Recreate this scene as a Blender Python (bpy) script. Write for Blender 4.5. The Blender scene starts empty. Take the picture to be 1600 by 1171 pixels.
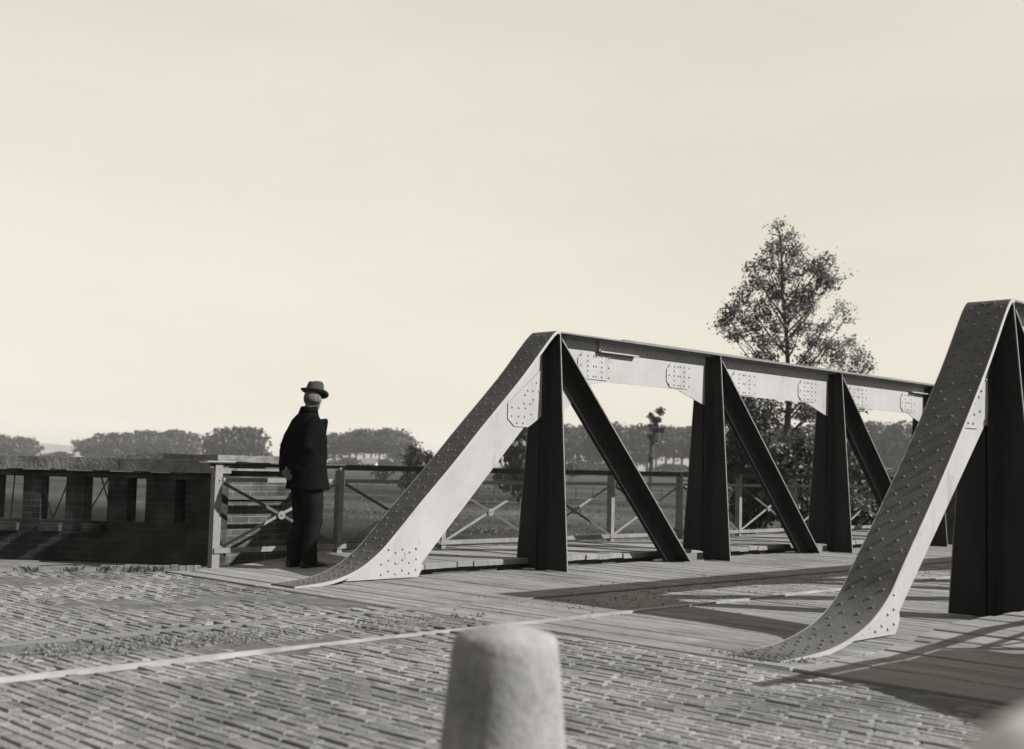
import bpy, bmesh, math, random
import numpy as np
from mathutils import Vector, Matrix, Euler

random.seed(7); RNG = np.random.default_rng(7)
S = bpy.context.scene
R = math.radians

# ------------------------------------------------------------------ camera
H = 1.10
CAM_RIGHT = Vector((0.7030, -0.7104, 0.0250))
CAM_UP = Vector((-0.0713, -0.0352, 0.9968))
CAM_BACK = CAM_RIGHT.cross(CAM_UP).normalized()
CAM_UP = CAM_BACK.cross(CAM_RIGHT).normalized(); CAM_RIGHT.normalize()
cd = bpy.data.cameras.new("camera")
cam = bpy.data.objects.new("camera", cd)
S.collection.objects.link(cam)
m3 = Matrix((CAM_RIGHT, CAM_UP, CAM_BACK)).transposed()
cam.matrix_world = Matrix.Translation((0, 0, H)) @ m3.to_4x4()
cd.sensor_width = 36; cd.lens = 36 * 1880 / 1600
cd.clip_start = 0.05; cd.clip_end = 6000
cd.dof.use_dof = True; cd.dof.focus_distance = 12.0; cd.dof.aperture_fstop = 42.3 / 20
S.camera = cam

# ------------------------------------------------------------------ world, sun, exposure
SUN = Vector((0.454, -0.703, 0.547)).normalized()
w = bpy.data.worlds.new("World"); S.world = w; w.use_nodes = True
nt = w.node_tree; nt.nodes.clear()
sky = nt.nodes.new('ShaderNodeTexSky'); sky.sky_type = 'NISHITA'; sky.sun_disc = False
sky.sun_elevation = math.asin(SUN.z); sky.sun_rotation = math.atan2(SUN.x, SUN.y)
sky.air_density = 0.7; sky.dust_density = 1.7; sky.ozone_density = 1.0
sep = nt.nodes.new('ShaderNodeSeparateColor')      # blue-sensitive monochrome film
tint = nt.nodes.new('ShaderNodeMix'); tint.data_type = 'RGBA'; tint.blend_type = 'MULTIPLY'
tint.inputs[0].default_value = 1; tint.inputs[7].default_value = (1.0, 0.945, 0.80, 1)
bg = nt.nodes.new('ShaderNodeBackground'); bg.inputs[1].default_value = 0.068
wo = nt.nodes.new('ShaderNodeOutputWorld')
nt.links.new(sky.outputs[0], sep.inputs[0]); pw = nt.nodes.new('ShaderNodeMath'); pw.operation = 'POWER'; pw.inputs[1].default_value = 0.25   # thin even haze: little contrast between zenith and horizon
gn = nt.nodes.new('ShaderNodeMath'); gn.operation = 'MULTIPLY'; gn.inputs[1].default_value = 3.38
nt.links.new(sep.outputs[2], pw.inputs[0]); nt.links.new(pw.outputs[0], gn.inputs[0]); tcw = nt.nodes.new('ShaderNodeTexCoord'); mpw = nt.nodes.new('ShaderNodeMapping'); mpw.inputs['Scale'].default_value = (1, 1, 3.5)
nzw = nt.nodes.new('ShaderNodeTexNoise'); nzw.inputs['Scale'].default_value = 1.6; nzw.inputs['Detail'].default_value = 7; nzw.inputs['Roughness'].default_value = .6
mrw = nt.nodes.new('ShaderNodeMapRange'); mrw.inputs[1].default_value = .3; mrw.inputs[2].default_value = .7; mrw.inputs[3].default_value = .93; mrw.inputs[4].default_value = 1.06
mlw = nt.nodes.new('ShaderNodeMath'); mlw.operation = 'MULTIPLY'          # faint veils of high cloud
nt.links.new(tcw.outputs['Generated'], mpw.inputs[0]); nt.links.new(mpw.outputs[0], nzw.inputs[0]); nt.links.new(nzw.outputs[0], mrw.inputs[0])
nt.links.new(gn.outputs[0], mlw.inputs[0]); nt.links.new(mrw.outputs[0], mlw.inputs[1]); nt.links.new(mlw.outputs[0], tint.inputs[6])
nt.links.new(tint.outputs[2], bg.inputs[0]); nt.links.new(bg.outputs[0], wo.inputs[0])
ld = bpy.data.lights.new("sun", 'SUN'); ld.energy = 5.0; ld.angle = R(0.5); ld.color = (1.0, 0.98, 0.94)
lo = bpy.data.objects.new("sun", ld); S.collection.objects.link(lo)
lo.rotation_euler = SUN.to_track_quat('Z', 'Y').to_euler(); lo.location = (0, -20, 30)
S.view_settings.view_transform = 'Standard'; S.view_settings.look = 'None'
S.view_settings.exposure = 1.3; S.view_settings.gamma = 1.0
S.render.engine = 'CYCLES'
S.cycles.max_bounces = 5; S.cycles.transparent_max_bounces = 8

# ------------------------------------------------------------------ helpers
def ray(px, py=None):
    """world direction of a pixel of the 1600 px photograph (used to measure positions only)"""
    if py is None: py = 706 + 0.0255 * px
    v = CAM_RIGHT * (px - 800) + CAM_UP * -(py - 585.5) - CAM_BACK * 1880
    return v.normalized()
def along(px, d, z=-1.6):
    v = ray(px); v.z = 0; v.normalize()
    return (v.x * d, v.y * d, z)

def tone(g, wm=1.0):
    return (g, g * (1 - 0.005 * wm), g * (1 + 0.01 * wm), 1)

def mat(name, g, rough=0.8, var=0.25, scale=4.0, g2=None, bump=0.0, bscale=None, coord='Object', stretch=(1, 1, 1), metal=0.0, spec=0.3, detail=8, fine=0.0):
    m = bpy.data.materials.new(name); m.use_nodes = True
    n = m.node_tree; b = n.nodes['Principled BSDF']
    b.inputs['Roughness'].default_value = rough; b.inputs['Metallic'].default_value = metal
    b.inputs['Specular IOR Level'].default_value = spec
    tc = n.nodes.new('ShaderNodeTexCoord'); mp = n.nodes.new('ShaderNodeMapping'); mp.inputs['Scale'].default_value = stretch
    n.links.new(tc.outputs[coord], mp.inputs[0])
    no = n.nodes.new('ShaderNodeTexNoise'); no.inputs['Scale'].default_value = scale; no.inputs['Detail'].default_value = detail
    no.inputs['Roughness'].default_value = 0.65
    n.links.new(mp.outputs[0], no.inputs[0])
    cr = n.nodes.new('ShaderNodeValToRGB')
    cr.color_ramp.elements[0].position = 0.3; cr.color_ramp.elements[1].position = 0.7
    lo_ = g * (1 - var) if g2 is None else g2
    cr.color_ramp.elements[0].color = tone(lo_); cr.color_ramp.elements[1].color = tone(g * (1 + var * 0.6))
    n.links.new(no.outputs[0], cr.inputs[0]); out = cr.outputs[0]
    if fine:
        n2 = n.nodes.new('ShaderNodeTexNoise'); n2.inputs['Scale'].default_value = scale * 14; n2.inputs['Detail'].default_value = 6
        n.links.new(mp.outputs[0], n2.inputs[0])
        mr = n.nodes.new('ShaderNodeMapRange'); mr.inputs[1].default_value = .3; mr.inputs[2].default_value = .7
        mr.inputs[3].default_value = 1 - fine; mr.inputs[4].default_value = 1 + fine
        n.links.new(n2.outputs[0], mr.inputs[0])
        mx = n.nodes.new('ShaderNodeVectorMath'); mx.operation = 'SCALE'
        n.links.new(out, mx.inputs[0]); n.links.new(mr.outputs[0], mx.inputs['Scale']); out = mx.outputs[0]
    n.links.new(out, b.inputs['Base Color'])
    if bump:
        n3 = n.nodes.new('ShaderNodeTexNoise'); n3.inputs['Scale'].default_value = bscale or scale * 6; n3.inputs['Detail'].default_value = 8
        n.links.new(mp.outputs[0], n3.inputs[0])
        bp = n.nodes.new('ShaderNodeBump'); bp.inputs['Strength'].default_value = bump; bp.inputs['Distance'].default_value = 0.02
        n.links.new(n3.outputs[0], bp.inputs['Height']); n.links.new(bp.outputs[0], b.inputs['Normal'])
    return m

def add_island_var(m, amt):
    """per loose piece brightness variation (planks, setts, leaves)"""
    n = m.node_tree; b = n.nodes['Principled BSDF']
    lk = b.inputs['Base Color'].links[0]; src = lk.from_socket
    g = n.nodes.new('ShaderNodeNewGeometry')
    mr = n.nodes.new('ShaderNodeMapRange'); mr.inputs[3].default_value = 1 - amt; mr.inputs[4].default_value = 1 + amt
    n.links.new(g.outputs['Random Per Island'], mr.inputs[0])
    mx = n.nodes.new('ShaderNodeVectorMath'); mx.operation = 'SCALE'
    n.links.new(src, mx.inputs[0]); n.links.new(mr.outputs[0], mx.inputs['Scale'])
    n.links.new(mx.outputs[0], b.inputs['Base Color'])
    return m

def leafmat(name, g, trans=0.25, amt=0.45):
    m = mat(name, g, rough=0.55, var=0.3, scale=0.8)
    add_island_var(m, amt)
    n = m.node_tree; b = n.nodes['Principled BSDF']
    tr = n.nodes.new('ShaderNodeBsdfTranslucent'); mixs = n.nodes.new('ShaderNodeMixShader'); mixs.inputs[0].default_value = trans
    n.links.new(b.inputs['Base Color'].links[0].from_socket, tr.inputs[0])
    out = n.nodes['Material Output']
    n.links.new(b.outputs[0], mixs.inputs[1]); n.links.new(tr.outputs[0], mixs.inputs[2]); n.links.new(mixs.outputs[0], out.inputs[0])
    return m

class MB:
    def __init__(s): s.v = []; s.f = []; s.uv = None
    def quad(s, a, b, c, d):
        i = len(s.v); s.v += [tuple(a), tuple(b), tuple(c), tuple(d)]; s.f.append((i, i+1, i+2, i+3))
    def hexa(s, p):  # p: 8 points bottom 4 ccw, top 4 ccw
        i = len(s.v); s.v += [tuple(q) for q in p]
        s.f += [(i+3, i+2, i+1, i), (i+4, i+5, i+6, i+7)] + [(i+k, i+(k+1) % 4, i+4+(k+1) % 4, i+4+k) for k in range(4)]
        return s
    def box(s, x0, x1, y0, y1, z0, z1):
        return s.hexa([(x0, y0, z0), (x1, y0, z0), (x1, y1, z0), (x0, y1, z0), (x0, y0, z1), (x1, y0, z1), (x1, y1, z1), (x0, y1, z1)])
    def prism(s, poly, axis, a, b):
        """extrude 2D polygon; axis 'y': poly=(x,z); 'x': poly=(y,z); 'z': poly=(x,y)"""
        def P(q, t):
            return {'y': (q[0], t, q[1]), 'x': (t, q[0], q[1]), 'z': (q[0], q[1], t)}[axis]
        i = len(s.v); n = len(poly)
        s.v += [P(q, a) for q in poly] + [P(q, b) for q in poly]
        s.f.append(tuple(range(i+n-1, i-1, -1))); s.f.append(tuple(range(i+n, i+2*n)))
        s.f += [(i+k, i+(k+1) % n, i+n+(k+1) % n, i+n+k) for k in range(n)]
        return s
    def bar(s, p, q, wd, th, up=(0, 1, 0)):
        """rectangular bar from p to q; th along up, wd along the other side"""
        p = Vector(p); q = Vector(q); d = (q-p).normalized(); u = Vector(up); u = (u - d*u.dot(d)).normalized(); r = d.cross(u)
        a = r*wd/2; b = u*th/2
        return s.hexa([p-a-b, p+a-b, p+a+b, p-a+b, q-a-b, q+a-b, q+a+b, q-a+b])
    def tube(s, pts, rad, n=8, cap=True):
        pts = [Vector(p) for p in pts]; base = len(s.v); u = None
        for k, p in enumerate(pts):
            d = (pts[min(k+1, len(pts)-1)] - pts[max(k-1, 0)]).normalized()
            if u is None: u = d.orthogonal().normalized()
            u = (u - d*u.dot(d)).normalized(); v = d.cross(u); r = rad[k] if hasattr(rad, '__len__') else rad
            for j in range(n):
                a = 2*math.pi*j/n; s.v.append(tuple(p + u*r*math.cos(a) + v*r*math.sin(a)))
        for k in range(len(pts)-1):
            for j in range(n):
                s.f.append((base+k*n+j, base+k*n+(j+1) % n, base+(k+1)*n+(j+1) % n, base+(k+1)*n+j))
        if cap:
            s.f.append(tuple(base+j for j in range(n-1, -1, -1))); s.f.append(tuple(base+(len(pts)-1)*n+j for j in range(n)))
        return s
    def loft(s, rings, n=20, axis=None):
        """rings: (centre, rx, ry, axis_x vector, axis_y vector)"""
        base = len(s.v)
        for c, rx, ry, ax, ay in rings:
            c = Vector(c); ax = Vector(ax); ay = Vector(ay)
            for j in range(n):
                a = 2*math.pi*j/n; s.v.append(tuple(c + ax*rx*math.cos(a) + ay*ry*math.sin(a)))
        for k in range(len(rings)-1):
            for j in range(n):
                s.f.append((base+k*n+j, base+k*n+(j+1) % n, base+(k+1)*n+(j+1) % n, base+(k+1)*n+j))
        s.f.append(tuple(base+j for j in range(n-1, -1, -1))); s.f.append(tuple(base+(len(rings)-1)*n+j for j in range(n)))
        return s
    def ball(s, c, r, sx=1, sy=1, sz=1, n=12, rot=None):
        base = len(s.v); M = rot or Matrix.Identity(3)
        for i in range(1, n//2):
            t = math.pi*i/(n//2)
            for j in range(n):
                a = 2*math.pi*j/n
                s.v.append(tuple(Vector(c) + M @ Vector((r*sx*math.sin(t)*math.cos(a), r*sy*math.sin(t)*math.sin(a), r*sz*math.cos(t)))))
        top = len(s.v); s.v.append(tuple(Vector(c) + M @ Vector((0, 0, r*sz)))); s.v.append(tuple(Vector(c) - M @ Vector((0, 0, r*sz))))
        m = n//2-1
        for i in range(m-1):
            for j in range(n):
                s.f.append((base+i*n+j, base+(i+1)*n+j, base+(i+1)*n+(j+1) % n, base+i*n+(j+1) % n))
        for j in range(n):
            s.f.append((top, base+j, base+(j+1) % n)); s.f.append((top+1, base+(m-1)*n+(j+1) % n, base+(m-1)*n+j))
        return s
    def rivet(s, c, nrm, r=0.0135, h=0.011):
        c = Vector(c); nrm = Vector(nrm).normalized(); u = nrm.orthogonal().normalized(); v = nrm.cross(u); base = len(s.v); n = 8
        for rr, hh in ((1, 0), (.82, .6), (.42, .94)):
            for j in range(n):
                a = 2*math.pi*j/n; s.v.append(tuple(c + (u*math.cos(a)+v*math.sin(a))*r*rr + nrm*h*hh))
        for k in range(2):
            for j in range(n): s.f.append((base+k*n+j, base+k*n+(j+1) % n, base+(k+1)*n+(j+1) % n, base+(k+1)*n+j))
        s.f.append(tuple(base+2*n+j for j in range(n)))
        return s
    def build(s, name, material, parent=None, smooth=False, fix=True):
        me = bpy.data.meshes.new(name); me.from_pydata(s.v, [], s.f)
        if s.uv is not None:
            l = me.uv_layers.new(name='UVMap')
            for i, lp in enumerate(me.loops): l.data[i].uv = s.uv[lp.vertex_index]
        if fix:
            bm = bmesh.new(); bm.from_mesh(me); bmesh.ops.recalc_face_normals(bm, faces=bm.faces); bm.to_mesh(me); bm.free()
        if smooth:
            me.polygons.foreach_set('use_smooth', [True]*len(me.polygons))
        if material: me.materials.append(material)
        o = bpy.data.objects.new(name, me); S.collection.objects.link(o)
        if parent: o.parent = parent
        return o

def tag(o, label=None, cat=None, group=None, kind=None):
    if label: o['label'] = label
    if cat: o['category'] = cat
    if group: o['group'] = group
    if kind: o['kind'] = kind
    return o
def empty(name, loc=(0, 0, 0), label=None, cat=None, group=None):
    o = bpy.data.objects.new(name, None); S.collection.objects.link(o); o.location = loc; o.empty_display_size = 0.2
    return tag(o, label, cat, group)
def copy_tree(o, parent=None):
    c = o.copy(); S.collection.objects.link(c)
    if parent: c.parent = parent
    for ch in list(o.children): copy_tree(ch, c)
    return c
def from_np(name, V, F, material, parent=None, smooth=False):
    me = bpy.data.meshes.new(name); n = len(V); k = F.shape[1]
    me.vertices.add(n); me.vertices.foreach_set('co', V.astype(np.float32).ravel())
    me.loops.add(F.size); me.loops.foreach_set('vertex_index', F.astype(np.int32).ravel())
    me.polygons.add(len(F)); me.polygons.foreach_set('loop_start', np.arange(0, F.size, k, dtype=np.int32))
    me.polygons.foreach_set('use_smooth', np.full(len(F), smooth))
    me.update(calc_edges=True); me.validate()
    if material: me.materials.append(material)
    o = bpy.data.objects.new(name, me); S.collection.objects.link(o)
    if parent: o.parent = parent
    return o

# ------------------------------------------------------------------ materials
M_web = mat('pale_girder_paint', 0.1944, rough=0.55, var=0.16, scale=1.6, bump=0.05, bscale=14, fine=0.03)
def stains(m, sc=7, lo=.60, hi=.78, k=.55, stretch=(1, 1, .22)):
    n = m.node_tree; b = n.nodes['Principled BSDF']; src = b.inputs['Base Color'].links[0].from_socket
    tc = n.nodes.new('ShaderNodeTexCoord'); mp = n.nodes.new('ShaderNodeMapping'); mp.inputs['Scale'].default_value = stretch
    no = n.nodes.new('ShaderNodeTexNoise'); no.inputs['Scale'].default_value = sc; no.inputs['Detail'].default_value = 9; no.inputs['Roughness'].default_value = .7
    mr = n.nodes.new('ShaderNodeMapRange'); mr.inputs[1].default_value = lo; mr.inputs[2].default_value = hi; mr.inputs[3].default_value = 1; mr.inputs[4].default_value = k
    mx = n.nodes.new('ShaderNodeVectorMath'); mx.operation = 'SCALE'
    n.links.new(tc.outputs['Object'], mp.inputs[0]); n.links.new(mp.outputs[0], no.inputs[0]); n.links.new(no.outputs[0], mr.inputs[0])
    n.links.new(src, mx.inputs[0]); n.links.new(mr.outputs[0], mx.inputs['Scale']); n.links.new(mx.outputs[0], b.inputs['Base Color'])
stains(M_web, 3.5, .56, .74, .62); stains(M_web, 22, .62, .72, .5, (1, 1, .5))
M_flange = mat('shaded_flange_paint', 0.066, spec=0.08, rough=0.8, var=0.25, scale=5, bump=0.2, bscale=60, fine=0.12)  # same girder paint, darkened: the flange's shade is put into the colour
M_post = mat('shaded_post_paint', 0.020, spec=0.08, rough=0.8, var=0.35, scale=3, bump=0.2, bscale=50, stretch=(1, 1, .25))  # girder paint darkened for posts and diagonals, their shade painted in
M_chord = mat('top_chord_paint', 0.0864, rough=0.6, var=0.2, scale=4, bump=0.15, bscale=50)
M_fence = mat('railing_paint', 0.108, rough=0.6, var=0.25, scale=9, bump=0.15, bscale=70)
M_iron = mat('dark_iron', 0.036, rough=0.6, var=0.3, scale=9)
M_rail = mat('worn_rail_steel', 0.23, g2=0.12, rough=0.45, scale=2.5, metal=0.15, spec=0.5)
M_sett = add_island_var(mat('paving_brick', 0.116, rough=0.9, var=0.5, scale=0.8, bump=0.6, bscale=45, fine=0.2), 0.22)
M_joint = mat('joint_dirt', 0.062, rough=1, var=0.5, scale=3, bump=0.6, bscale=40)
M_sand = mat('sandy_ground', 0.1008, rough=1, var=0.35, scale=2, bump=0.6, bscale=25, fine=0.25)
M_plank = add_island_var(mat('weathered_planks', 0.128, rough=0.9, var=0.4, scale=1.6, stretch=(4, .5, 4), bump=0.5, bscale=22, fine=0.28), 0.10)
M_fplank = add_island_var(mat('footway_planks', 0.125, rough=0.9, var=0.3, scale=5, stretch=(4, .35, 4), bump=0.5, bscale=22, fine=0.2), 0.22)
M_stone = mat('granite', 0.15, rough=0.9, var=0.35, scale=5, bump=0.25, bscale=40, fine=0.15)
M_white = mat('whitewashed_stone', 0.38, rough=0.9, var=0.1, scale=5, bump=0.3, bscale=30)
M_cope = mat('coping_concrete', 0.108, rough=0.95, var=0.40, scale=6, stretch=(1, 1, 1), bump=0.5, bscale=30, fine=0.25)
M_water = mat('river_water', 0.0216, rough=0.45, var=0.2, scale=1, bump=1.0, bscale=2.5, spec=0.2)
M_bark = mat('bark', 0.036, rough=0.95, var=0.4, scale=8, stretch=(1, 1, .2), bump=0.6, bscale=30)
M_leaf = leafmat('leaves_near', 0.085, 0.25, 0.6)
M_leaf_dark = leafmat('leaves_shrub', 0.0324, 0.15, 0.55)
M_leaf_far = leafmat('leaves_far', 0.017, 0.1, 0.35)
M_grassblade = leafmat('grass_blades', 0.0432, 0.2, 0.5)
M_coat = mat('black_wool', 0.0045, rough=0.95, var=0.35, scale=14, bump=0.3, bscale=160, spec=0.0)
M_trouser = mat('dark_trouser_cloth', 0.008, rough=0.95, var=0.3, scale=12, bump=0.3, bscale=160, spec=0.0)
M_hat = mat('grey_felt', 0.028, rough=0.95, var=0.2, scale=10, spec=0.1)
M_band = mat('hat_ribbon', 0.0108, rough=0.6, var=0.1)
M_skin = mat('skin', 0.058, rough=0.6, var=0.12, scale=20)
M_hair = mat('grey_hair', 0.055, rough=0.8, var=0.6, scale=30, stretch=(1, 1, .3), bump=0.4)
M_shoe = mat('shoe_leather', 0.0144, rough=0.4, var=0.2)
M_roof = mat('roof_tiles', 0.0864, var=0.3, scale=2)
M_wallw = mat('white_farm_wall', 0.468, var=0.1, scale=1)
M_cow = mat('dark_hide', 0.0216, var=0.3)

def brick_mat(name, g1, g2, mortar):
    m = bpy.data.materials.new(name); m.use_nodes = True; n = m.node_tree; b = n.nodes['Principled BSDF']
    b.inputs['Roughness'].default_value = 0.95; b.inputs['Specular IOR Level'].default_value = 0.15
    uv = n.nodes.new('ShaderNodeUVMap')
    br = n.nodes.new('ShaderNodeTexBrick'); br.inputs['Scale'].default_value = 1
    br.inputs['Brick Width'].default_value = 0.22; br.inputs['Row Height'].default_value = 0.068
    br.inputs['Mortar Size'].default_value = 0.006; br.inputs['Mortar Smooth'].default_value = 0.3; br.inputs['Bias'].default_value = 0
    br.inputs['Color1'].default_value = tone(g1); br.inputs['Color2'].default_value = tone(g2); br.inputs['Mortar'].default_value = tone(mortar)
    no = n.nodes.new('ShaderNodeTexNoise'); no.inputs['Scale'].default_value = 3.5; no.inputs['Detail'].default_value = 8
    mr = n.nodes.new('ShaderNodeMapRange'); mr.inputs[1].default_value = .3; mr.inputs[2].default_value = .7; mr.inputs[3].default_value = .35; mr.inputs[4].default_value = 1.6
    n.links.new(uv.outputs[0], br.inputs[0]); n.links.new(uv.outputs[0], no.inputs[0]); n.links.new(no.outputs[0], mr.inputs[0])
    mx = n.nodes.new('ShaderNodeVectorMath'); mx.operation = 'SCALE'
    n.links.new(br.outputs[0], mx.inputs[0]); n.links.new(mr.outputs[0], mx.inputs['Scale']); n.links.new(mx.outputs[0], b.inputs['Base Color'])
    bp = n.nodes.new('ShaderNodeBump'); bp.inputs['Strength'].default_value = .6; bp.inputs['Distance'].default_value = .01; bp.invert = True
    n2 = n.nodes.new('ShaderNodeTexNoise'); n2.inputs['Scale'].default_value = 60
    ad = n.nodes.new('ShaderNodeMath'); ad.operation = 'MULTIPLY_ADD'; ad.inputs[1].default_value = .4
    n.links.new(uv.outputs[0], n2.inputs[0]); n.links.new(n2.outputs[0], ad.inputs[0]); n.links.new(br.outputs['Fac'], ad.inputs[2])
    n.links.new(ad.outputs[0], bp.inputs['Height']); n.links.new(bp.outputs[0], b.inputs['Normal'])
    return m
M_brick = brick_mat('old_brickwork', 0.022, 0.013, 0.032)
M_brick2 = brick_mat('pier_brickwork', 0.045, 0.033, 0.085)

stains(M_plank, 1.3, .5, .75, .45, (1, .6, 1)); stains(M_stone, 6, .5, .8, .5, (1, 1, .4)); stains(M_sett, .9, .52, .72, .5, (1, 1, 1)); stains(M_fence, 12, .55, .7, .5, (1, 1, 1)); stains(M_cope, 5, .5, .7, .45, (1, 1, 1))
# ------------------------------------------------------------------ terrain
YC = 6.42                              # centre line of the roadway
def smooth(t): t = np.clip(t, 0, 1); return t*t*(3-2*t)
def vnoise(x, y, s, seed=0):
    rs = np.random.default_rng(seed); out = 0
    for k in range(5):
        a = rs.uniform(0, 2*np.pi); f = s*(1+k*.8); out = out + np.sin((x*np.cos(a)+y*np.sin(a))*f + rs.uniform(0, 6))/(1+k*.6)
    return out/2.5
def height(x, y):
    base = -1.6 + .07*vnoise(x, y, .16, 3) + .25*vnoise(x, y, .012, 5)*smooth((np.hypot(x, y)-60)/200)
    wl = (x-7.0)*.82 + (y-11.1)*.573
    wr = (x-7.0)*.82 - (y-1.7)*.573
    d1 = np.maximum(np.maximum(wl, wr), x-7.0)
    d1 = np.maximum(d1, np.abs(y-YC)-15)
    d2 = np.maximum(32.5-x, np.abs(y-YC)-4.2)
    d = np.minimum(d1, d2)
    z = base + (-.035-base)*(1-smooth((d-.15)/3.2))
    tr = smooth((x-8.0)/2.5)*(1-smooth((x-28)/3.0))
    z = z*(1-tr) + (-3.6)*tr
    return z
g1 = np.concatenate([-np.geomspace(3000, 12, 42), np.arange(-11, 48, .45), np.geomspace(49, 3000, 46)])
GX, GY = np.meshgrid(g1, g1, indexing='ij'); GZ = height(GX, GY)
nn = len(g1); idx = np.arange(nn*nn).reshape(nn, nn)
Fq = np.stack([idx[:-1, :-1], idx[1:, :-1], idx[1:, 1:], idx[:-1, 1:]], -1).reshape(-1, 4)
def meadow_mat():
    m = mat('meadow_grass', 0.023, spec=0, rough=1, var=0.4, scale=0.035, stretch=(1, 1, 1), bump=0.9, bscale=3, coord='Object', fine=0.2)
    n = m.node_tree; b = n.nodes['Principled BSDF']; src = b.inputs['Base Color'].links[0].from_socket
    tc = n.nodes.new('ShaderNodeTexCoord')
    # mown strips lying across the view and bare sandy ground on the level of the road
    mp = n.nodes.new('ShaderNodeMapping'); mp.inputs['Rotation'].default_value = (0, 0, R(45)); mp.inputs['Scale'].default_value = (.11, .010, 1)
    n.links.new(tc.outputs['Object'], mp.inputs[0])
    no = n.nodes.new('ShaderNodeTexNoise'); no.inputs['Scale'].default_value = 1; no.inputs['Detail'].default_value = 5
    n.links.new(mp.outputs[0], no.inputs[0])
    mr = n.nodes.new('ShaderNodeMapRange'); mr.inputs[1].default_value = .3; mr.inputs[2].default_value = .7; mr.inputs[3].default_value = .45; mr.inputs[4].default_value = 2.6
    n.links.new(no.outputs[0], mr.inputs[0])
    mx = n.nodes.new('ShaderNodeVectorMath'); mx.operation = 'SCALE'; n.links.new(src, mx.inputs[0]); n.links.new(mr.outputs[0], mx.inputs['Scale'])
    sx = n.nodes.new('ShaderNodeSeparateXYZ'); n.links.new(tc.outputs['Object'], sx.inputs[0])
    n4 = n.nodes.new('ShaderNodeTexNoise'); n4.inputs['Scale'].default_value = 2.2; n4.inputs['Detail'].default_value = 8; n.links.new(tc.outputs['Object'], n4.inputs[0])
    ma = n.nodes.new('ShaderNodeMath'); ma.operation = 'MULTIPLY_ADD'; ma.inputs[1].default_value = .25
    n.links.new(n4.outputs[0], ma.inputs[0]); n.links.new(sx.outputs[2], ma.inputs[2])
    r2 = n.nodes.new('ShaderNodeMapRange'); r2.inputs[1].default_value = -.1; r2.inputs[2].default_value = 0.02
    n.links.new(ma.outputs[0], r2.inputs[0])
    n5 = n.nodes.new('ShaderNodeTexNoise'); n5.inputs['Scale'].default_value = 5; n5.inputs['Detail'].default_value = 10; n.links.new(tc.outputs['Object'], n5.inputs[0])
    cr = n.nodes.new('ShaderNodeValToRGB'); cr.color_ramp.elements[0].position = .3; cr.color_ramp.elements[1].position = .7
    cr.color_ramp.elements[0].color = tone(.07); cr.color_ramp.elements[1].color = tone(.13); n.links.new(n5.outputs[0], cr.inputs[0])
    mi = n.nodes.new('ShaderNodeMix'); mi.data_type = 'RGBA'
    n.links.new(r2.outputs[0], mi.inputs[0]); n.links.new(mx.outputs[0], mi.inputs[6]); n.links.new(cr.outputs[0], mi.inputs[7])
    n.links.new(mi.outputs[2], b.inputs['Base Color'])
    return m
ground = from_np('ground', np.stack([GX, GY, GZ], -1).reshape(-1, 3), Fq, meadow_mat(), smooth=True)
tag(ground, kind='structure')
wa = MB(); wa.quad((7.6, -900, -2.75), (31.6, -900, -2.75), (31.6, 900, -2.75), (7.6, 900, -2.75)); tag(wa.build('water', M_water), kind='structure')

# distant low ridge
hv = []; hf = []
aa = np.linspace(R(-60), R(150), 120)
for i, a in enumerate(aa):
    h = 16 + 9*math.sin(a*9+1.8) + 5*math.sin(a*23)
    for dd, z in ((1500, -3), (1750, h*.8), (2000, h), (2400, -3)):
        hv.append((dd*math.cos(a), dd*math.sin(a), z))
for i in range(len(aa)-1):
    for k in range(3): hf.append((i*4+k, i*4+k+1, i*4+5+k, i*4+4+k))
hill = from_np('hills', np.array(hv), np.array(hf), mat('far_ridge', 0.08, var=0.2, scale=0.01, rough=1), smooth=True); tag(hill, kind='structure')

# ------------------------------------------------------------------ paving: individually laid bricks
def bricks(x0, x1, y0, y1, skip):
    V = []; F = []
    W, L, J = 0.060, 0.205, 0.0055
    nx = int((x1-x0)/(W+J)); ny = int((y1-y0)/(L+J))+1
    for i in range(nx):
        off = (i % 2)*.5*(L+J) + RNG.uniform(-.045, .045)
        for j in range(ny):
            cx = x1 - (i+.5)*(W+J); cy = y0 + (j+.5)*(L+J) + off
            if skip(cx, cy): continue
            w2 = W/2 + RNG.uniform(-.003, .001); l2 = L/2 + RNG.uniform(-.006, .003)
            rot = RNG.normal(0, .016); c, s_ = math.cos(rot), math.sin(rot)
            zz = -.004 + .012*vnoise(cx, cy, 1.1, 9) + .0026*RNG.normal(); tx = RNG.normal(0, .024); ty = RNG.normal(0, .007)
            i0 = len(V)
            for (a, b, e, h) in [(sx*w2, sy*l2, 0, -.03) for sx, sy in ((-1, -1), (1, -1), (1, 1), (-1, 1))] + \
                    [(sx*w2, sy*l2, 1, -.006) for sx, sy in ((-1, -1), (1, -1), (1, 1), (-1, 1))] + \
                    [(sx*(w2-.005), sy*(l2-.006), 2, 0) for sx, sy in ((-1, -1), (1, -1), (1, 1), (-1, 1))]:
                V.append((cx + a*c - b*s_, cy + a*s_ + b*c, zz + h + a*tx + b*ty))
            for r in (0, 4):
                F += [(i0+r+k, i0+r+(k+1) % 4, i0+r+4+(k+1) % 4, i0+r+4+k) for k in range(4)]
            F.append((i0+8, i0+9, i0+10, i0+11))
    return np.array(V), np.array(F)
RAILS = (5.95, 7.02)
def pave_edge(x): return 10.62 - max(0, (5.95-x))*(-.52)   # paving edge beside the wall
def skip(x, y):
    if y > pave_edge(x) - .05: return True
    for r in RAILS:
        if abs(y-r) < .085: return True
    return False
V, F = bricks(-4.0, 5.955, -2.0, 15, skip)
road = from_np('road', V, F, M_sett); tag(road, kind='structure')
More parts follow.
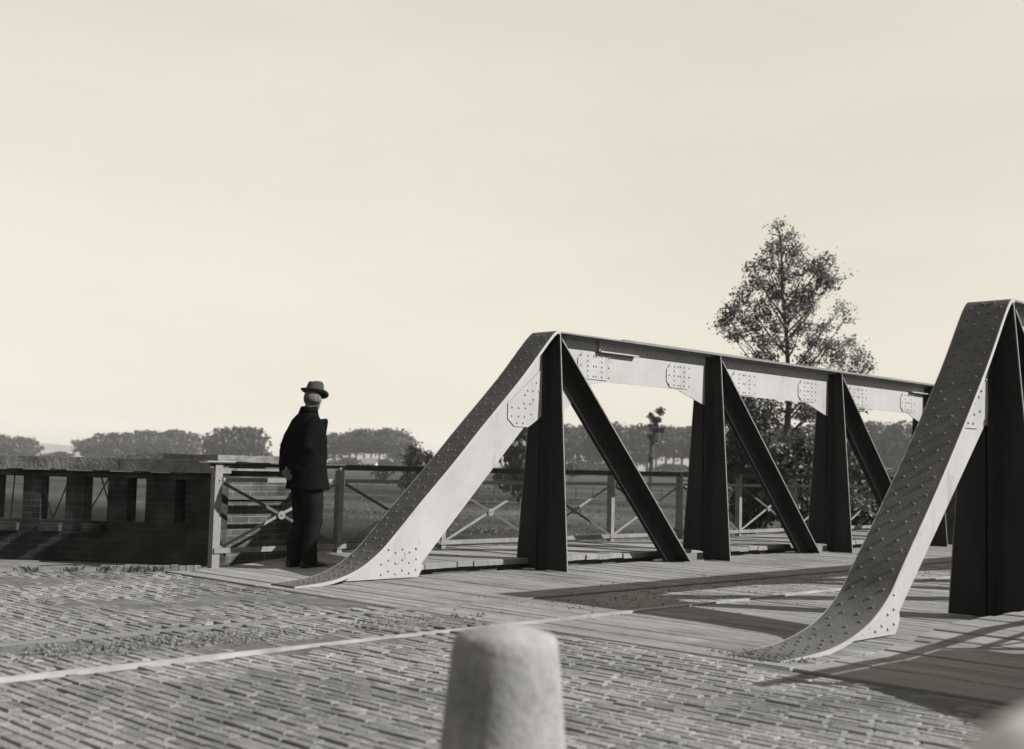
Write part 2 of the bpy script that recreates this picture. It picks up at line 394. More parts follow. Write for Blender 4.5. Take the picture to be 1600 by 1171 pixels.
jx = np.arange(-4.2, 5.97, .06); jx[-1] = 5.96; jy = np.arange(-2.2, 15.9, .06); JX, JY = np.meshgrid(jx, jy, indexing='ij')
JZ = -.011 + .009*vnoise(JX, JY, 1.9, 31) + .004*vnoise(JX, JY, 6.5, 32); JZ = np.where(JY > 10.62 + .52*np.maximum(0, 5.95-JX) + .1, -.06, JZ)
ji = np.arange(JX.size).reshape(JX.shape); jf = np.stack([ji[:-1, :-1], ji[1:, :-1], ji[1:, 1:], ji[:-1, 1:]], -1).reshape(-1, 4)
tag(from_np('road_bedding', np.stack([JX, JY, JZ], -1).reshape(-1, 3), jf, M_joint, smooth=True), kind='structure')

# tram rails: head, groove and guard lip, a run in the road and a run on the deck
for k, r in enumerate(RAILS):
    e = MB(); e.box(-60, 31.2, r-.036, r-.014, -.03, .009-.001*k); e.box(-60, 31.2, r+.024, r+.034, -.03, .004-.001*k); e.box(-60, 31.2, r-.012, r+.022, -.03, -.012)
    for a in np.arange(-4, 28, 3.2):
        e.box(a, a+.02, r-.034, r-.0125, .009-.001*k, .010-.001*k)
    tag(e.build('tram_rail', (M_rail, M_chord)[k]), kind='structure')

# loose earth along the joints and wall, scattered as small crumbs
def crumbs(name, n, fn, mat_, s0, s1, lab):
    V = []; F = []
    for _ in range(n):
        x, y, z = fn(); s_ = RNG.uniform(s0, s1); i0 = len(V); a0 = RNG.uniform(0, 6)
        for j in range(5): V.append((x+s_*math.cos(a0+j*1.257)*RNG.uniform(.6, 1.2), y+s_*math.sin(a0+j*1.257)*RNG.uniform(.6, 1.2), z-.002))
        V.append((x, y, z+s_*RNG.uniform(.35, .8)))
        F += [(i0+j, i0+(j+1) % 5, i0+5) for j in range(5)]
    o = from_np(name, np.array(V), np.array(F), mat_); tag(o, lab, 'dirt', kind='stuff'); return o
M_dirt = add_island_var(mat('loose_dirt', .07, rough=1, var=.4, scale=5), .4)
def f1():
    c = [(4.05, 6.55), (5.55, 6.45), (3.3, 6.6)][RNG.integers(3)]
    return c[0]+RNG.normal(0, .28), c[1]+RNG.normal(0, .13), 0.0
crumbs('dirt', 900, f1, M_dirt, .006, .022, 'dark trodden dirt lying between the tram rails on the bricks')
def f2(): return RNG.uniform(7, 27), 6.5+RNG.normal(0, .45), 0.0
crumbs('dirt', 2600, f2, M_dirt, .004, .014, 'loose dark grit scattered down the middle of the bridge planking')

# ------------------------------------------------------------------ deck
XE = 31.2
V = []; F = []
def plank(x0, x1, y0, y1, z, th=.05, tilt=0, zf=None):
    i0 = len(V); b = .004
    def Z(x): return z if zf is None else zf(x)
    for (a, c, h) in ((x0, y0, -th), (x1, y0, -th), (x1, y1, -th), (x0, y1, -th), (x0, y0, -b), (x1, y0, -b), (x1, y1, -b), (x0, y1, -b), (x0+b, y0+b, 0), (x1-b, y0+b, 0), (x1-b, y1-b, 0), (x0+b, y1-b, 0)):
        V.append((a, c, Z(a)+h+(a-x0)*tilt))
    for r in (0, 4): F.extend([(i0+r+k, i0+r+(k+1) % 4, i0+r+4+(k+1) % 4, i0+r+4+k) for k in range(4)])
    F.append((i0+8, i0+9, i0+10, i0+11)); F.append((i0+3, i0+2, i0+1, i0))
x = 6.03
while x < XE:
    wd = RNG.uniform(.125, .15)
    segs = [(3.72, RAILS[0]-.055), (RAILS[0]+.045, RAILS[1]-.055), (RAILS[1]+.045, 9.08)]
    for a, b in segs:
        plank(x, x+wd-.005, a+RNG.uniform(0, .01), b-RNG.uniform(0, .01), RNG.normal(-.003, .0016), tilt=RNG.normal(0, .006))
    x += wd
tag(from_np('bridge_deck', np.array(V), np.array(F), M_plank), kind='structure')
db = MB(); db.box(5.965, 6.018, 3.72, 9.08, -.3, -.004); tag(db.build('deck_edge_beam', M_iron), kind='structure')
zr = lambda xx: .0 + .105*min(1, max(0, (xx-6.9)/1.1))
for (ya, yb, nm) in ((9.10, 10.86, 'footway'), (1.98, 3.70, 'footway')):
    V = []; F = []; x = 6.03
    while x < XE:
        wd = RNG.uniform(.20, .235); zj = RNG.normal(0, .004)
        plank(x, x+wd-.012, ya+RNG.uniform(-.012, .012), yb, 0, th=.055, zf=lambda q: zr(q)+zj)
        x += wd
    tag(from_np(nm, np.array(V), np.array(F), M_fplank), kind='structure')
st = MB()
for ya in (9.22, 9.9, 10.7, 2.1, 2.9, 3.60): st.box(7.4, XE, ya-.05, ya+.05, -.25, .045 if ya > 4 else .045)
st.box(6.1, XE, 8.73, 9.03, -.55, -.06); st.box(6.1, XE, 3.88, 4.18, -.55, -.06)
for xx in np.arange(9.45, 30, 2.97): st.box(xx-.12, xx+.12, 2.0, 10.8, -.7, -.26)
tag(st.build('floor_beams', M_iron), kind='structure')
ab = MB(); ab.box(6.2, 6.95, 1.6, 11.2, -3.7, -.07); ab.box(30.5, 31.3, 1.6, 11.2, -3.7, -.07); tag(ab.build('abutments', M_stone), kind='structure')

# ------------------------------------------------------------------ trusses
POSTS = [9.48, 12.45, 15.42, 18.39, 21.36, 24.33, 27.30]
ZT = 2.55
def bez(pts, n):   # Catmull-Rom through pts
    out = []
    P = [pts[0]] + pts + [pts[-1]]
    for i in range(1, len(P)-2):
        for k in range(n):
            t = k/n; a, b, c, d = [np.array(q) for q in P[i-1:i+3]]
            out.append(tuple(.5*((2*b)+(-a+c)*t+(2*a-5*b+4*c-d)*t*t+(-a+3*b-3*c+d)*t**3)))
    out.append(tuple(pts[-1])); return out

def truss(YT, prof, label, apex, ZT, lowA, lowB):
    """prof: centre line (x,z) of the end flange from the tip up to the apex"""
    root = empty('bridge_truss', (apex, YT, 0), label, 'bridge truss')
    root_inv = Matrix.Translation((-apex, -YT, 0))
    def B(mb, name, m, parent=root, **k):
        mb.v = [(a-apex, b-YT, c) for a, b, c in mb.v] if parent is root else [(a-apex, b-YT, c) for a, b, c in mb.v]
        return mb.build(name, m, parent, **k)
    HW = .175
    path = bez(prof, 8)
    # --- end flange: one bent plate with a doubling plate, rivets in zigzag lines
    def flange(pth, hw, off0, off1, mb):
        pts = []
        for i, p in enumerate(pth):
            q = pth[min(i+1, len(pth)-1)]; o = pth[max(i-1, 0)]
            d = Vector((q[0]-o[0], q[1]-o[1])).normalized(); nn_ = Vector((-d.y, d.x))
            pts.append((Vector(p), nn_))
        n = len(pts); base = len(mb.v)
        for p, nv in pts:
            for (s_, off) in ((-1, off0), (1, off0), (1, off1), (-1, off1)):
                q = p + nv*off; mb.v.append((q.x, YT+s_*hw, q.y))
        for i in range(n-1):
            for k in range(4): mb.f.append((base+i*4+k, base+i*4+(k+1) % 4, base+i*4+4+(k+1) % 4, base+i*4+4+k))
        mb.f.append((base+3, base+2, base+1, base)); e = base+(n-1)*4; mb.f.append((e, e+1, e+2, e+3))
        return pts
    fm = MB(); pts = flange(path, HW, -.016, 0, fm)
    # rivets
    L = [0]
    for i in range(1, len(path)): L.append(L[-1] + math.dist(path[i], path[i-1]))
    def at(s_):
        i = max(1, min(len(L)-1, np.searchsorted(L, s_))); t = (s_-L[i-1])/(L[i]-L[i-1])
        p = pts[i-1][0].lerp(pts[i][0], t); nv = pts[i-1][1].lerp(pts[i][1], t).normalized(); return p, nv
    s_ = .12; k = 0
    while s_ < L[-1]-.05:
        p, nv = at(s_)
        for sg in (-1, 1):
            if s_ < .75: offs = (.045, .115) if k % 2 else (.08,)
            elif s_ > L[-1]-1.0: offs = ((.045,), (.118,))[k % 2]
            else: offs = ((.055,), (.115,))[k % 2]
            for o_ in offs: fm.rivet((p.x, YT+sg*o_, p.y), (nv.x, 0, nv.y), r=.0155, h=.0085)
        s_ += (.085 if s_ < .75 else (.062 if s_ > L[-1]-1.0 else .088)); k += 1
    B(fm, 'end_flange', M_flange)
    # flange plate edges as paler strips, the sunlight on them put into the colour
    for sg in (-1, 1):
        em = MB(); base = 0
        for p, nv in pts:
            for (yy, off) in ((HW+.0005, -.030), (HW+.006, -.030), (HW+.006, .001), (HW+.0005, .001)):
                q = p + nv*off; em.v.append((q.x, YT+sg*yy, q.y))
        for i in range(len(pts)-1):
            for k in range(4): em.f.append((i*4+k, i*4+(k+1) % 4, i*4+4+(k+1) % 4, i*4+4+k))
        em.f.append((0, 1, 2, 3)); e = (len(pts)-1)*4; em.f.append((e, e+1, e+2, e+3))
        B(em, 'flange_edge', M_web)
    # --- end web (inclined) with its angles under the flange
    wm = MB()
    up = [p for p in path if p[1] > .03]
    top = [(p[0]+.010, p[1]-.018) for p in up]
    x_ap = path[-1][0]
    P0 = POSTS[0]; xB = lowB[0]
    low = [(P0+.12, ZT-.05), (P0+.12, lowA[1]+.03), (P0-.06, lowA[1]+.02), lowA, lowB, (xB-.02, .005), (top[0][0]+.25, .005)]
    wm.prism(top + low, 'y', YT-.006, YT+.006)
    # rivet lines on the base patch, both faces
    def rv(mb, xx, zz, t=.007, r=.0125):
        for sg in (-1, 1): mb.rivet((xx, YT+sg*t, zz), (0, sg, 0), r=r, h=.011)
    B(wm, 'end_web', M_web)
    # curved base plate (knee plate) riveted to the web
    kp = MB(); kn = [(p[0]+.018, p[1]-.024) for p in path if .05 < p[1] < .42]
    x1 = kn[-1][0]
    poly = kn + [(x1+.30, .44), (xB+.12, .10), (xB+.06, .008), (kn[0][0]+.22, .008)]
    for sg in (-1, 1):
        a, b = (YT-.015, YT-.0065) if sg < 0 else (YT+.0065, YT+.015)
        kp.prism(poly, 'y', a, b)
    xs = np.linspace(xB-.40, xB+.03, 6)
    for i, xx in enumerate(xs):
        for j, zz in enumerate((.05, .15, .25, .35)):
            top_z = np.interp(xx, [p[0] for p in kn], [p[1] for p in kn]) - .06
            if zz + (.03 if i % 2 else 0) < top_z: rv(kp, xx, zz+(.03 if i % 2 else 0), .0155)
    B(kp, 'knee_plate', M_web)
    # --- chord: top flange, angles, web with haunches at the posts
    XR = POSTS[-1]+.1
    cf = MB(); cf.box(x_ap+.002, XR, YT-HW, YT+HW, ZT-.016, ZT); cf.box(x_ap+1.1, XR-1.1, YT-HW+.012, YT+HW-.012, ZT+.0003, ZT+.014)
    for xx in np.arange(x_ap+.1, XR, .12):
        for k, o_ in enumerate((.05, .115)):
            for sg in (-1, 1): cf.rivet((xx+.06*k, YT+sg*o_, ZT+(.014 if x_ap+1.1 < xx < XR-1.2 else 0)), (0, 0, 1))
    B(cf, 'top_flange', M_chord)
    an = MB()
    for sg in (-1, 1):
        y0, y1 = sorted((YT+sg*.0065, YT+sg*.018)); an.box(x_ap+.16, XR, y0, y1, ZT-.135, ZT-.0165)
        y0, y1 = sorted((YT+sg*.0185, YT+sg*.10)); an.box(x_ap+.16, XR, y0, y1, ZT-.028, ZT-.0165)
        for k, xx in enumerate(np.arange(x_ap+.2, XR, .075)):
            an.rivet((xx, YT+sg*.018, ZT-(.060 if k % 2 else .105)), (0, sg, 0), r=.011, h=.009)
    B(an, 'chord_angle', M_web)
    cw = MB()
    for i in range(len(POSTS)-1):
        a, b = POSTS[i], POSTS[i+1]; a0 = P0+.125 if i == 0 else a
        zb = ZT-.475
        left = [(a0, ZT-.84), (a+.27, ZT-.84), (a+.73, zb-.045), (a+1.0, zb)] if i == 0 else [(a, ZT-.62), (a+.10, ZT-.62), (a+.5, zb)]
        poly = [(a0, ZT-.02)] + left + [(b-.66, zb), (b-.13, ZT-.63), (b, ZT-.64), (b, ZT-.02)]
        cw.prism(poly, 'y', YT-.0055, YT+.0055)
    B(cw, 'chord_web', M_web)
    sp = MB(); sp.box(P0+.80, P0+1.48, YT-.075, YT-.019, ZT-.150, ZT-.136); sp.box(P0+.80, P0+.815, YT-.05, YT-.0185, ZT-.1355, ZT-.02); B(sp, 'splice_angle', M_web)
    x9 = POSTS[3]-.6; sp = MB(); sp.box(x9, x9+.7, YT-.075, YT-.019, ZT-.150, ZT-.136)
    B(sp, 'splice_angle', M_web)
    # octagonal riveted splice plates on both faces of the web
    def octa(xa, xb, za, zb, pat=None):
        g = MB(); c = .075
        poly = [(xa+c, za), (xb-c, za), (xb, za+c), (xb, zb-c), (xb-c, zb), (xa+c, zb), (xa, zb-c), (xa, za+c)]
        g.prism(poly, 'y', YT-.0150, YT-.0060); g.prism(poly, 'y', YT+.0060, YT+.0150)
        nx = 5; nz = 5
        for i in range(nx):
            for j in range(nz):
                xx = xa+.05+(xb-xa-.10)*i/(nx-1); zz = za+.035+(zb-za-.07)*j/(nz-1)
                if i == 2 or (i in (0, 4) and j in (0, 2, 4)) or (i in (1, 3) and j in (1, 3)):
                    for d_ in ((-.022, .022) if i == 2 and j % 2 == 0 else ((0,) if i != 2 else ())):
                        rv(g, xx+d_, zz, .0152, .0125)
        for j in (0, 2, 4):
            for i in (1, 3): rv(g, xa+.05+(xb-xa-.10)*i/4, za+.035+(zb-za-.07)*j/4, .0152, .0125)
        B(g, 'gusset_plate', M_web)
    for i in range(len(POSTS)-1):
        a, b = POSTS[i], POSTS[i+1]
        octa(a+.48, a+1.06, ZT-.460, ZT-.165); octa(b-.88, b-.38, ZT-.460, ZT-.165)
    # end gusset on the inclined web, left of the first post
    g = MB(); xe = POSTS[0]
    poly = [(xe, ZT-.86), (xe, ZT-.36), (xe-.12, ZT-.42), (xe-.60, ZT-.80), (xe-.60, ZT-.96), (xe-.50, ZT-1.04), (xe-.29, ZT-1.04)]
    g.prism(poly, 'y', YT-.015, YT-.0065); g.prism(poly, 'y', YT+.0065, YT+.015)
    for xx, zz in ((.08, .47), (.08, .56), (.18, .56), (.05, .65), (.14, .65), (.23, .65), (.31, .65), (.35, .70), (.05, .74), (.13, .74), (.22, .74), (.36, .79), (.27, .79), (.12, .82),
                   (.54, .84), (.44, .84), (.34, .84), (.25, .90), (.54, .93), (.44, .93), (.35, .93), (.46, 1.0), (.37, 1.0)):
        rv(g, xe-xx, ZT-zz, .0152, .0125)
    B(g, 'gusset_plate', M_web)
    # --- posts
    for i, px in enumerate(POSTS):
        pm = MB(); zt = ZT-.018
        for sg in (-1, 1):
            zb = .0 if sg*(1 if YT > YC else -1) < 0 else (.0 if i == 0 else .10)
            hb = .350 if sg*(1 if YT > YC else -1) < 0 else (.390 if i == 0 else .355)
            ps = [(YT+sg*.012, zb), (YT+sg*hb, zb), (YT+sg*.175, zt), (YT+sg*.012, zt)]
            pm.prism(ps, 'x', px-.006, px+.006)
            # angles joining plate and web
            for dxs in (-1, 1):
                x0, x1_ = sorted((px+dxs*.0065, px+dxs*.095)); y0, y1 = sorted((YT+sg*.0155, YT+sg*.0255)); pm.box(x0, x1_, y0, y1, zb, zt-.02)
                x0, x1_ = sorted((px+dxs*.0065, px+dxs*.0155)); y0, y1 = sorted((YT+sg*.026, YT+sg*.080)); pm.box(x0, x1_, y0, y1, zb, zt-.02)
        pm.box(px-.07, px+.07, YT-.0058, YT+.0058, 0, ZT-.6)
        for zz in np.arange(.15, ZT-.1, .16):
            for sg in (-1, 1): pm.rivet((px-.0155, YT+sg*.055, zz), (-1, 0, 0), r=.009, h=.006)
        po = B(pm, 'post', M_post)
        em = MB()
        for sg in (-1, 1):
            inner = sg*(1 if YT > YC else -1) < 0
            zb = .0 if inner or i == 0 else .10; hb = .350 if inner else (.390 if i == 0 else .355)
            em.hexa([(px-.007, YT+sg*(hb+.0005), zb), (px+.007, YT+sg*(hb+.0005), zb), (px+.007, YT+sg*(hb+.0085), zb), (px-.007, YT+sg*(hb+.0085), zb),
                     (px-.007, YT+sg*.1755, zt-.01), (px+.007, YT+sg*.1755, zt-.01), (px+.007, YT+sg*.1835, zt-.01), (px-.007, YT+sg*.1835, zt-.01)])
        em.v = [(a-apex, b-YT, c) for a, b, c in em.v]; em.build('lit_edge_strip', M_fence, po)  # paler strip paints in the sunlit edge of the post plate
    # --- diagonals: T-section, stem in the plane of the truss
    n = len(POSTS)
    for i in range(n-1):
        if i < (n-1)//2: a, b = POSTS[i], POSTS[i+1]; s1 = 1
        else: a, b = POSTS[i+1], POSTS[i]; s1 = -1
        p0 = Vector((a+s1*.10, 0, ZT-.16)); p1 = Vector((b-s1*.58, 0, .01)); d = (p1-p0).normalized(); nv = Vector((-d.z, 0, d.x))
        if nv.z < 0: nv = -nv
        dm = MB()
        def P(t, u, y): q = p0.lerp(p1, t) + nv*u; return (q.x, YT+y, max(.004, q.z))
        def slab(u0, u1, y0, y1):
            def cut(u, y, e):
                # ends cut vertical at the post and level with the deck
                if e == 0:
                    q = p0 + nv*u; t = (a+s1*.02 - q.x)/d.x; q = q + d*t
                else:
                    q = p1 + nv*u; t = (.004-q.z)/d.z; q = q + d*t
                return (q.x, YT+y, q.z)
            dm.hexa([cut(u0, y0, 0), cut(u1, y0, 0), cut(u1, y1, 0), cut(u0, y1, 0), cut(u0, y0, 1), cut(u1, y0, 1), cut(u1, y1, 1), cut(u0, y1, 1)])
        slab(-.185, -.011, -.029, -.0165); slab(-.185, -.011, .0165, .029)
        slab(-.0105, 0, -.185, -.0165); slab(-.0105, 0, .0165, .185)
        slab(-.185, -.011, -.016, .016)
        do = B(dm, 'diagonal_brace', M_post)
        dm = MB(); slab(-.013, .0015, -.193, -.1855); slab(-.013, .0015, .1855, .193)
        dm.v = [(q[0]-apex, q[1]-YT, q[2]) for q in dm.v]; dm.build('lit_edge_strip', M_fence, do)  # brace edges made paler, with the light on them in the colour
        fp = MB(); xf = b-s1*.40; fp.box(xf-.34, xf+.30, YT-.012, YT+.012, -.03, .085); fp.box(xf-.30, xf+.26, YT-.09, YT+.09, -.01, .006)
        B(fp, 'foot_plate', M_chord)
    # --- far end, mirrored: inclined web and flange going down
    fm = MB(); xL = POSTS[-1]+.1
    far = [(xL, ZT), (xL+.5, ZT-.5), (xL+1.5, ZT-1.5), (xL+2.2, ZT-2.2), (xL+2.6, .06), (xL+3.1, .01)]
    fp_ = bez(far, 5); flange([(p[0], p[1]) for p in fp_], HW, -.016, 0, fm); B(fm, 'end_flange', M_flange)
    wm = MB(); wm.prism([(xL-.1, ZT-.03), (xL, ZT-.03), (xL+2.2, ZT-2.23), (xL+2.6, .03), (xL+2.2, .004), (xL+1.75, .004), (xL+.1, ZT-.9), (xL-.1, ZT-.83)], 'y', YT-.006, YT+.006); B(wm, 'end_web', M_web)
    return root

prof1 = [(6.16, .008), (6.55, .040), (6.84, .125), (7.07, .262), (7.235, .405), (7.56, .72), (7.955, 1.09), (8.345, 1.475), (8.90, 2.01), (9.36, 2.50), (9.485, 2.548)]
prof2 = [(6.14, .006), (6.50, .014), (6.76, .036), (7.03, .095), (7.24, .175), (7.45, .31), (7.66, .52), (8.27, 1.14), (8.94, 1.89), (9.37, 2.44), (9.50, 2.515)]
truss(8.88, prof1, 'riveted steel bridge truss standing beyond the roadway behind the man', 9.5, 2.55, (9.286, 1.66), (7.65, .03))
truss(4.03, prof2, 'riveted steel bridge truss nearest the camera at the right with dark studded end member', 9.5, 2.515, (9.33, 1.50), (7.80, .03))

# ------------------------------------------------------------------ railings
def railing(yf, sgn, label, x_start):
    """sgn=+1: flat faces look towards -Y"""
    xs = [6.57, 8.11, 9.64, 11.18, 12.74, 14.29, 15.81, 17.40, 18.95, 20.5, 22.05, 23.6, 25.15, 26.7, 28.25, 29.8, 31.1]
    root = empty('railing', (xs[0], yf, 0), label, 'railing')
    def B(mb, name, m=M_fence): mb.v = [(a-xs[0], b-yf, c) for a, b, c in mb.v]; return mb.build(name, m, root)
    hr = MB(); hr.box(xs[0]-.25, xs[-1]+.1, yf-.035, yf+.045, 1.052, 1.064); hr.box(xs[0]-.1, xs[-1]+.1, yf+.01, yf+.022, 1.0, 1.0515); B(hr, 'handrail', M_iron)
    ec = MB(); ec.box(xs[0]-.16, xs[0]+.30, yf-.037, yf+.03, 1.0643, 1.072); B(ec, 'end_strip', M_web)
    for i, x in enumerate(xs):
        z0 = 0 if i == 0 else zr(x)
        p = MB(); wd = .085 if i == 0 else .065
        p.box(x-wd/2, x+wd/2, yf-.006, yf+.004, z0-.02, 1.05); p.box(x-wd/2, x-wd/2+.009, yf+.0045, yf+.075, z0-.02, 1.05)
        for zz in (.16, .88): p.rivet((x+.01, yf-.006, zz+.0), (0, -1, 0), r=.012)
        B(p, 'post')
    for a, b in zip(xs[:-1], xs[1:]):
        m_ = MB(); m_.box(a+.045, b-.040, yf-.018, yf-.008, .862, .905); B(m_, 'middle_rail')
        m_ = MB(); m_.box(a-.06 if a > 7 else a-.03, b-.075, yf-.020, yf-.008, .135+.02, .185+.015); m_.box(a-.06 if a > 7 else a-.03, b-.075, yf-.0198, yf+.03, .128+.02, .1345+.02)
        B(m_, 'bottom_rail')
        c = ((a+b)/2, .52)
        for (p, q, yy) in (((a+.06, .85), (b-.06, .20), .006), ((a+.06, .20), (b-.06, .85), .018)):
            br = MB(); br.bar((p[0], yf+yy, p[1]), (q[0], yf+yy, q[1]), .030, .008); B(br, 'brace', M_iron if yy < .01 else M_fence)  # falling brace darker than the rising one: its unlit look is painted in
        rg = MB(); ring = [(c[0]+.045*math.cos(t), c[1]+.045*math.sin(t)) for t in np.linspace(0, 2*math.pi, 13)[:-1]]
        rg.prism(ring, 'y', yf-.006, yf+.0015); rg.rivet((c[0], yf-.006, c[1]), (0, -1, 0), r=.014); B(rg, 'boss')
    return root
railing(10.65, 1, 'iron railing with crossed braces along the footway behind the far truss', 6.57)
railing(2.17, 1, 'iron railing on the camera side footway beside the nearest truss', 6.57)

# ------------------------------------------------------------------ wing walls
def wing_wall(p0, angs, seg, mirror, label, slots, detail=True):
    root = empty('brick_parapet', (p0[0], p0[1], 0), label, 'wall')
    # path
    N = len(angs); P = [Vector(p0)]; 
    for a in angs: P.append(P[-1] + Vector((-math.cos(R(a)), math.sin(R(a))*(1 if not mirror else -1)))*seg)
    T = [(P[min(i+1, N)]-P[max(i-1, 0)]).normalized() for i in range(N+1)]
    Nn = [Vector((-t.y, t.x)) if not mirror else Vector((t.y, -t.x)) for t in T]   # towards the roadway side
    # make sure the normal looks back at the paving
    Nn = [n if n.x < 0 else -n for n in Nn]
    U = [i*seg for i in range(N+1)]
    def pos(u, off):
        i = min(N-1, int(u/seg)); t = u/seg-i; p = P[i].lerp(P[i+1], t); n = Nn[i].lerp(Nn[i+1], t).normalized(); return p + n*off
    TH = .22
    def block(mb, u0, u1, z0, z1, o0=0, o1=-TH, step=.2):
        n = max(1, int(math.ceil((u1-u0)/step)))
        for k in range(n):
            a = u0+(u1-u0)*k/n; b = u0+(u1-u0)*(k+1)/n
            q = [pos(a, o0), pos(b, o0), pos(b, o1), pos(a, o1)]; i = len(mb.v)
            for z in (z0, z1):
                for pt in q: mb.v.append((pt.x-p0[0], pt.y-p0[1], z))
            for (uu, dd) in ((a, 0), (b, 0), (b, .22), (a, .22)): mb.uv.append((uu+dd, z0))
            for (uu, dd) in ((a, 0), (b, 0), (b, .22), (a, .22)): mb.uv.append((uu+dd, z1))
            fs = [(i+3, i+2, i+1, i), (i+4, i+5, i+6, i+7), (i, i+1, i+5, i+4), (i+2, i+3, i+7, i+6)]
            if k == 0: fs.append((i, i+4, i+7, i+3))
            if k == n-1: fs.append((i+1, i+2, i+6, i+5))
            mb.f += fs
    LEN = N*seg
    bm_ = MB(); bm_.uv = []
    ZL, ZU, ZW = .40, .86, .925
    block(bm_, 0, LEN, -.6, ZL)
    block(bm_, 0, LEN, ZU+.0005, ZW)
    cur = 0
    for (a, b) in slots:
        block(bm_, cur, a, ZL, ZU); cur = b
    block(bm_, cur, LEN, ZL, ZU)
    bm_.build('brickwork', M_brick, root)
    u = -.10; 
    joints = [1.12, 1.12+1.5, 4.1, 5.6, 7.1] 
    prev = -.06
    for j in joints:
        j = min(j, LEN)
        c = MB(); c.uv = []; block(c, max(0, prev)+.004, j-.004, .94, 1.075, .075, -TH-.05); c.build('coping_stone', M_cope, root)
        prev = j
        if j >= LEN: break
    bl = MB(); bl.uv = []
    for (a, b) in slots:
        m_ = (a+b)/2; block(bl, m_-.04, m_+.04, .9255, .9395, .03, -TH); 
    bl.build('bearing_block', M_cope, root)
    for k, (a, b) in enumerate(slots):
        if k in (2, 3) and detail:
            c = MB(); c.uv = []; block(c, a+.02, b-.03, .285, .365, .10, .0005); c.build('sill', M_brick, root)
        elif k > 3:
            c = MB(); c.uv = []; block(c, a+.02, b-.03, .285, .365, .10, .0005); c.build('sill', M_brick, root)
        c = MB(); m_ = (a+b)/2
        def bp(u, z): q = pos(u, -.10); return (q.x-p0[0], q.y-p0[1], z)
        if k == 2:
            c.tube([bp(b+.02, ZL), bp(a+.04, ZU)], .008, 6); c.tube([bp(a, ZL+.10), bp(m_-.01, ZU)], .008, 6)
        elif k == 3:
            c.tube([bp(a-.0, ZU), bp(m_+.03, ZL)], .008, 6); c.tube([bp(b, .72), bp(m_+.03, ZL)], .008, 6)
        elif k > 3:
            c.tube([bp(m_, ZU), bp(m_+.02, ZL)], .008, 6)
        if c.v: c.build('iron_bar', M_iron, root)
    return root
angs = [62, 61, 59, 57, 55, 53, 51, 49, 47, 46, 45, 44, 43, 42, 41, 40, 40, 40, 40, 40, 40, 40, 40, 40, 40, 40]
slots = [(.29, .50), (.84, 1.05), (1.27, 1.53), (1.73, 2.00), (2.19, 2.46), (2.64, 2.91), (3.09, 3.36), (3.54, 3.81), (3.99, 4.26), (4.44, 4.71)]
wing_wall((6.83, 11.08), angs, .2, False, 'low brick wall with narrow slots under a thick coping at the left of the man', slots)
wing_wall((6.83, 1.75), angs, .2, True, 'low brick wall with slots on the camera side of the bridge end', slots, False)

def uvbox(mb, x0, x1, y0, y1, z0, z1):
    # four faces with uv in metres, separate verts
    for (a, b, c, d, u0, u1) in (((x0, y0), (x1, y0), 0, 0, x0, x1), ((x1, y0), (x1, y1), 0, 0, y0, y1), ((x1, y1), (x0, y1), 0, 0, x1, x0), ((x0, y1), (x0, y0), 0, 0, y1, y0)):
        i = len(mb.v); mb.v += [(a[0], a[1], z0), (b[0], b[1], z0), (b[0], b[1], z1), (a[0], a[1], z1)]; mb.uv += [(u0, z0), (u1, z0), (u1, z1), (u0, z1)]; mb.f.append((i, i+1, i+2, i+3))
    i = len(mb.v); mb.v += [(x0, y0, z1), (x1, y0, z1), (x1, y1, z1), (x0, y1, z1)]; mb.uv += [(x0, y0), (x1, y0), (x1, y1), (x0, y1)]; mb.f.append((i, i+1, i+2, i+3))
pr = empty('brick_pier', (7.5, 11.3, 0), 'square brick pier with a stone cap behind the railing at the man', 'pier')
pb = MB(); pb.uv = []; uvbox(pb, 6.96, 8.02, 11.3, 12.3, -2.4, .97); pb.v = [(a-7.5, b-11.3, c) for a, b, c in pb.v]; pb.build('brickwork', M_brick2, pr, fix=False)
pc = MB(); pc.box(6.90-7.5, 8.10-7.5, -.08, 1.08, .9705, 1.135); pc.build('cap_stone', M_cope, pr)
pk = MB(); pk.box(7.02-7.5, 7.96-7.5, -.03, -.0005, .66, .70); pk.build('string_course', M_iron, pr)

pr2 = empty('brick_pier', (7.5, 1.9, 0), 'square brick pier with a stone cap on the camera side of the bridge end', 'pier')
pb = MB(); pb.uv = []; uvbox(pb, 6.96, 8.10, 1.1, 1.95, -2.4, .97); pb.v = [(a-7.5, b-1.9, c) for a, b, c in pb.v]; pb.build('brickwork', M_brick2, pr2, fix=False)
pc = MB(); pc.box(6.90-7.5, 8.18-7.5, -.85, .09, .9705, 1.135); pc.build('cap_stone', M_cope, pr2)

# brick kerb between the sandy strip and paving near the railing
kb = MB()
p_a = Vector((5.5, 10.93)); p_b = Vector((6.35, 10.50)); d = (p_b-p_a).normalized(); nrm = Vector((-d.y, d.x)); n = int((p_b-p_a).length/.072)
for k in range(n):
    a = p_a + d*k*.072; b = a + d*.064; q = [a-nrm*.0, b-nrm*.0, b+nrm*.10, a+nrm*.10]; zt = .045+RNG.uniform(-.006, .006)
    kb.hexa([(p.x, p.y, -.1) for p in q] + [(p.x, p.y, zt) for p in q])
tag(kb.build('kerb', M_sett), kind='structure')

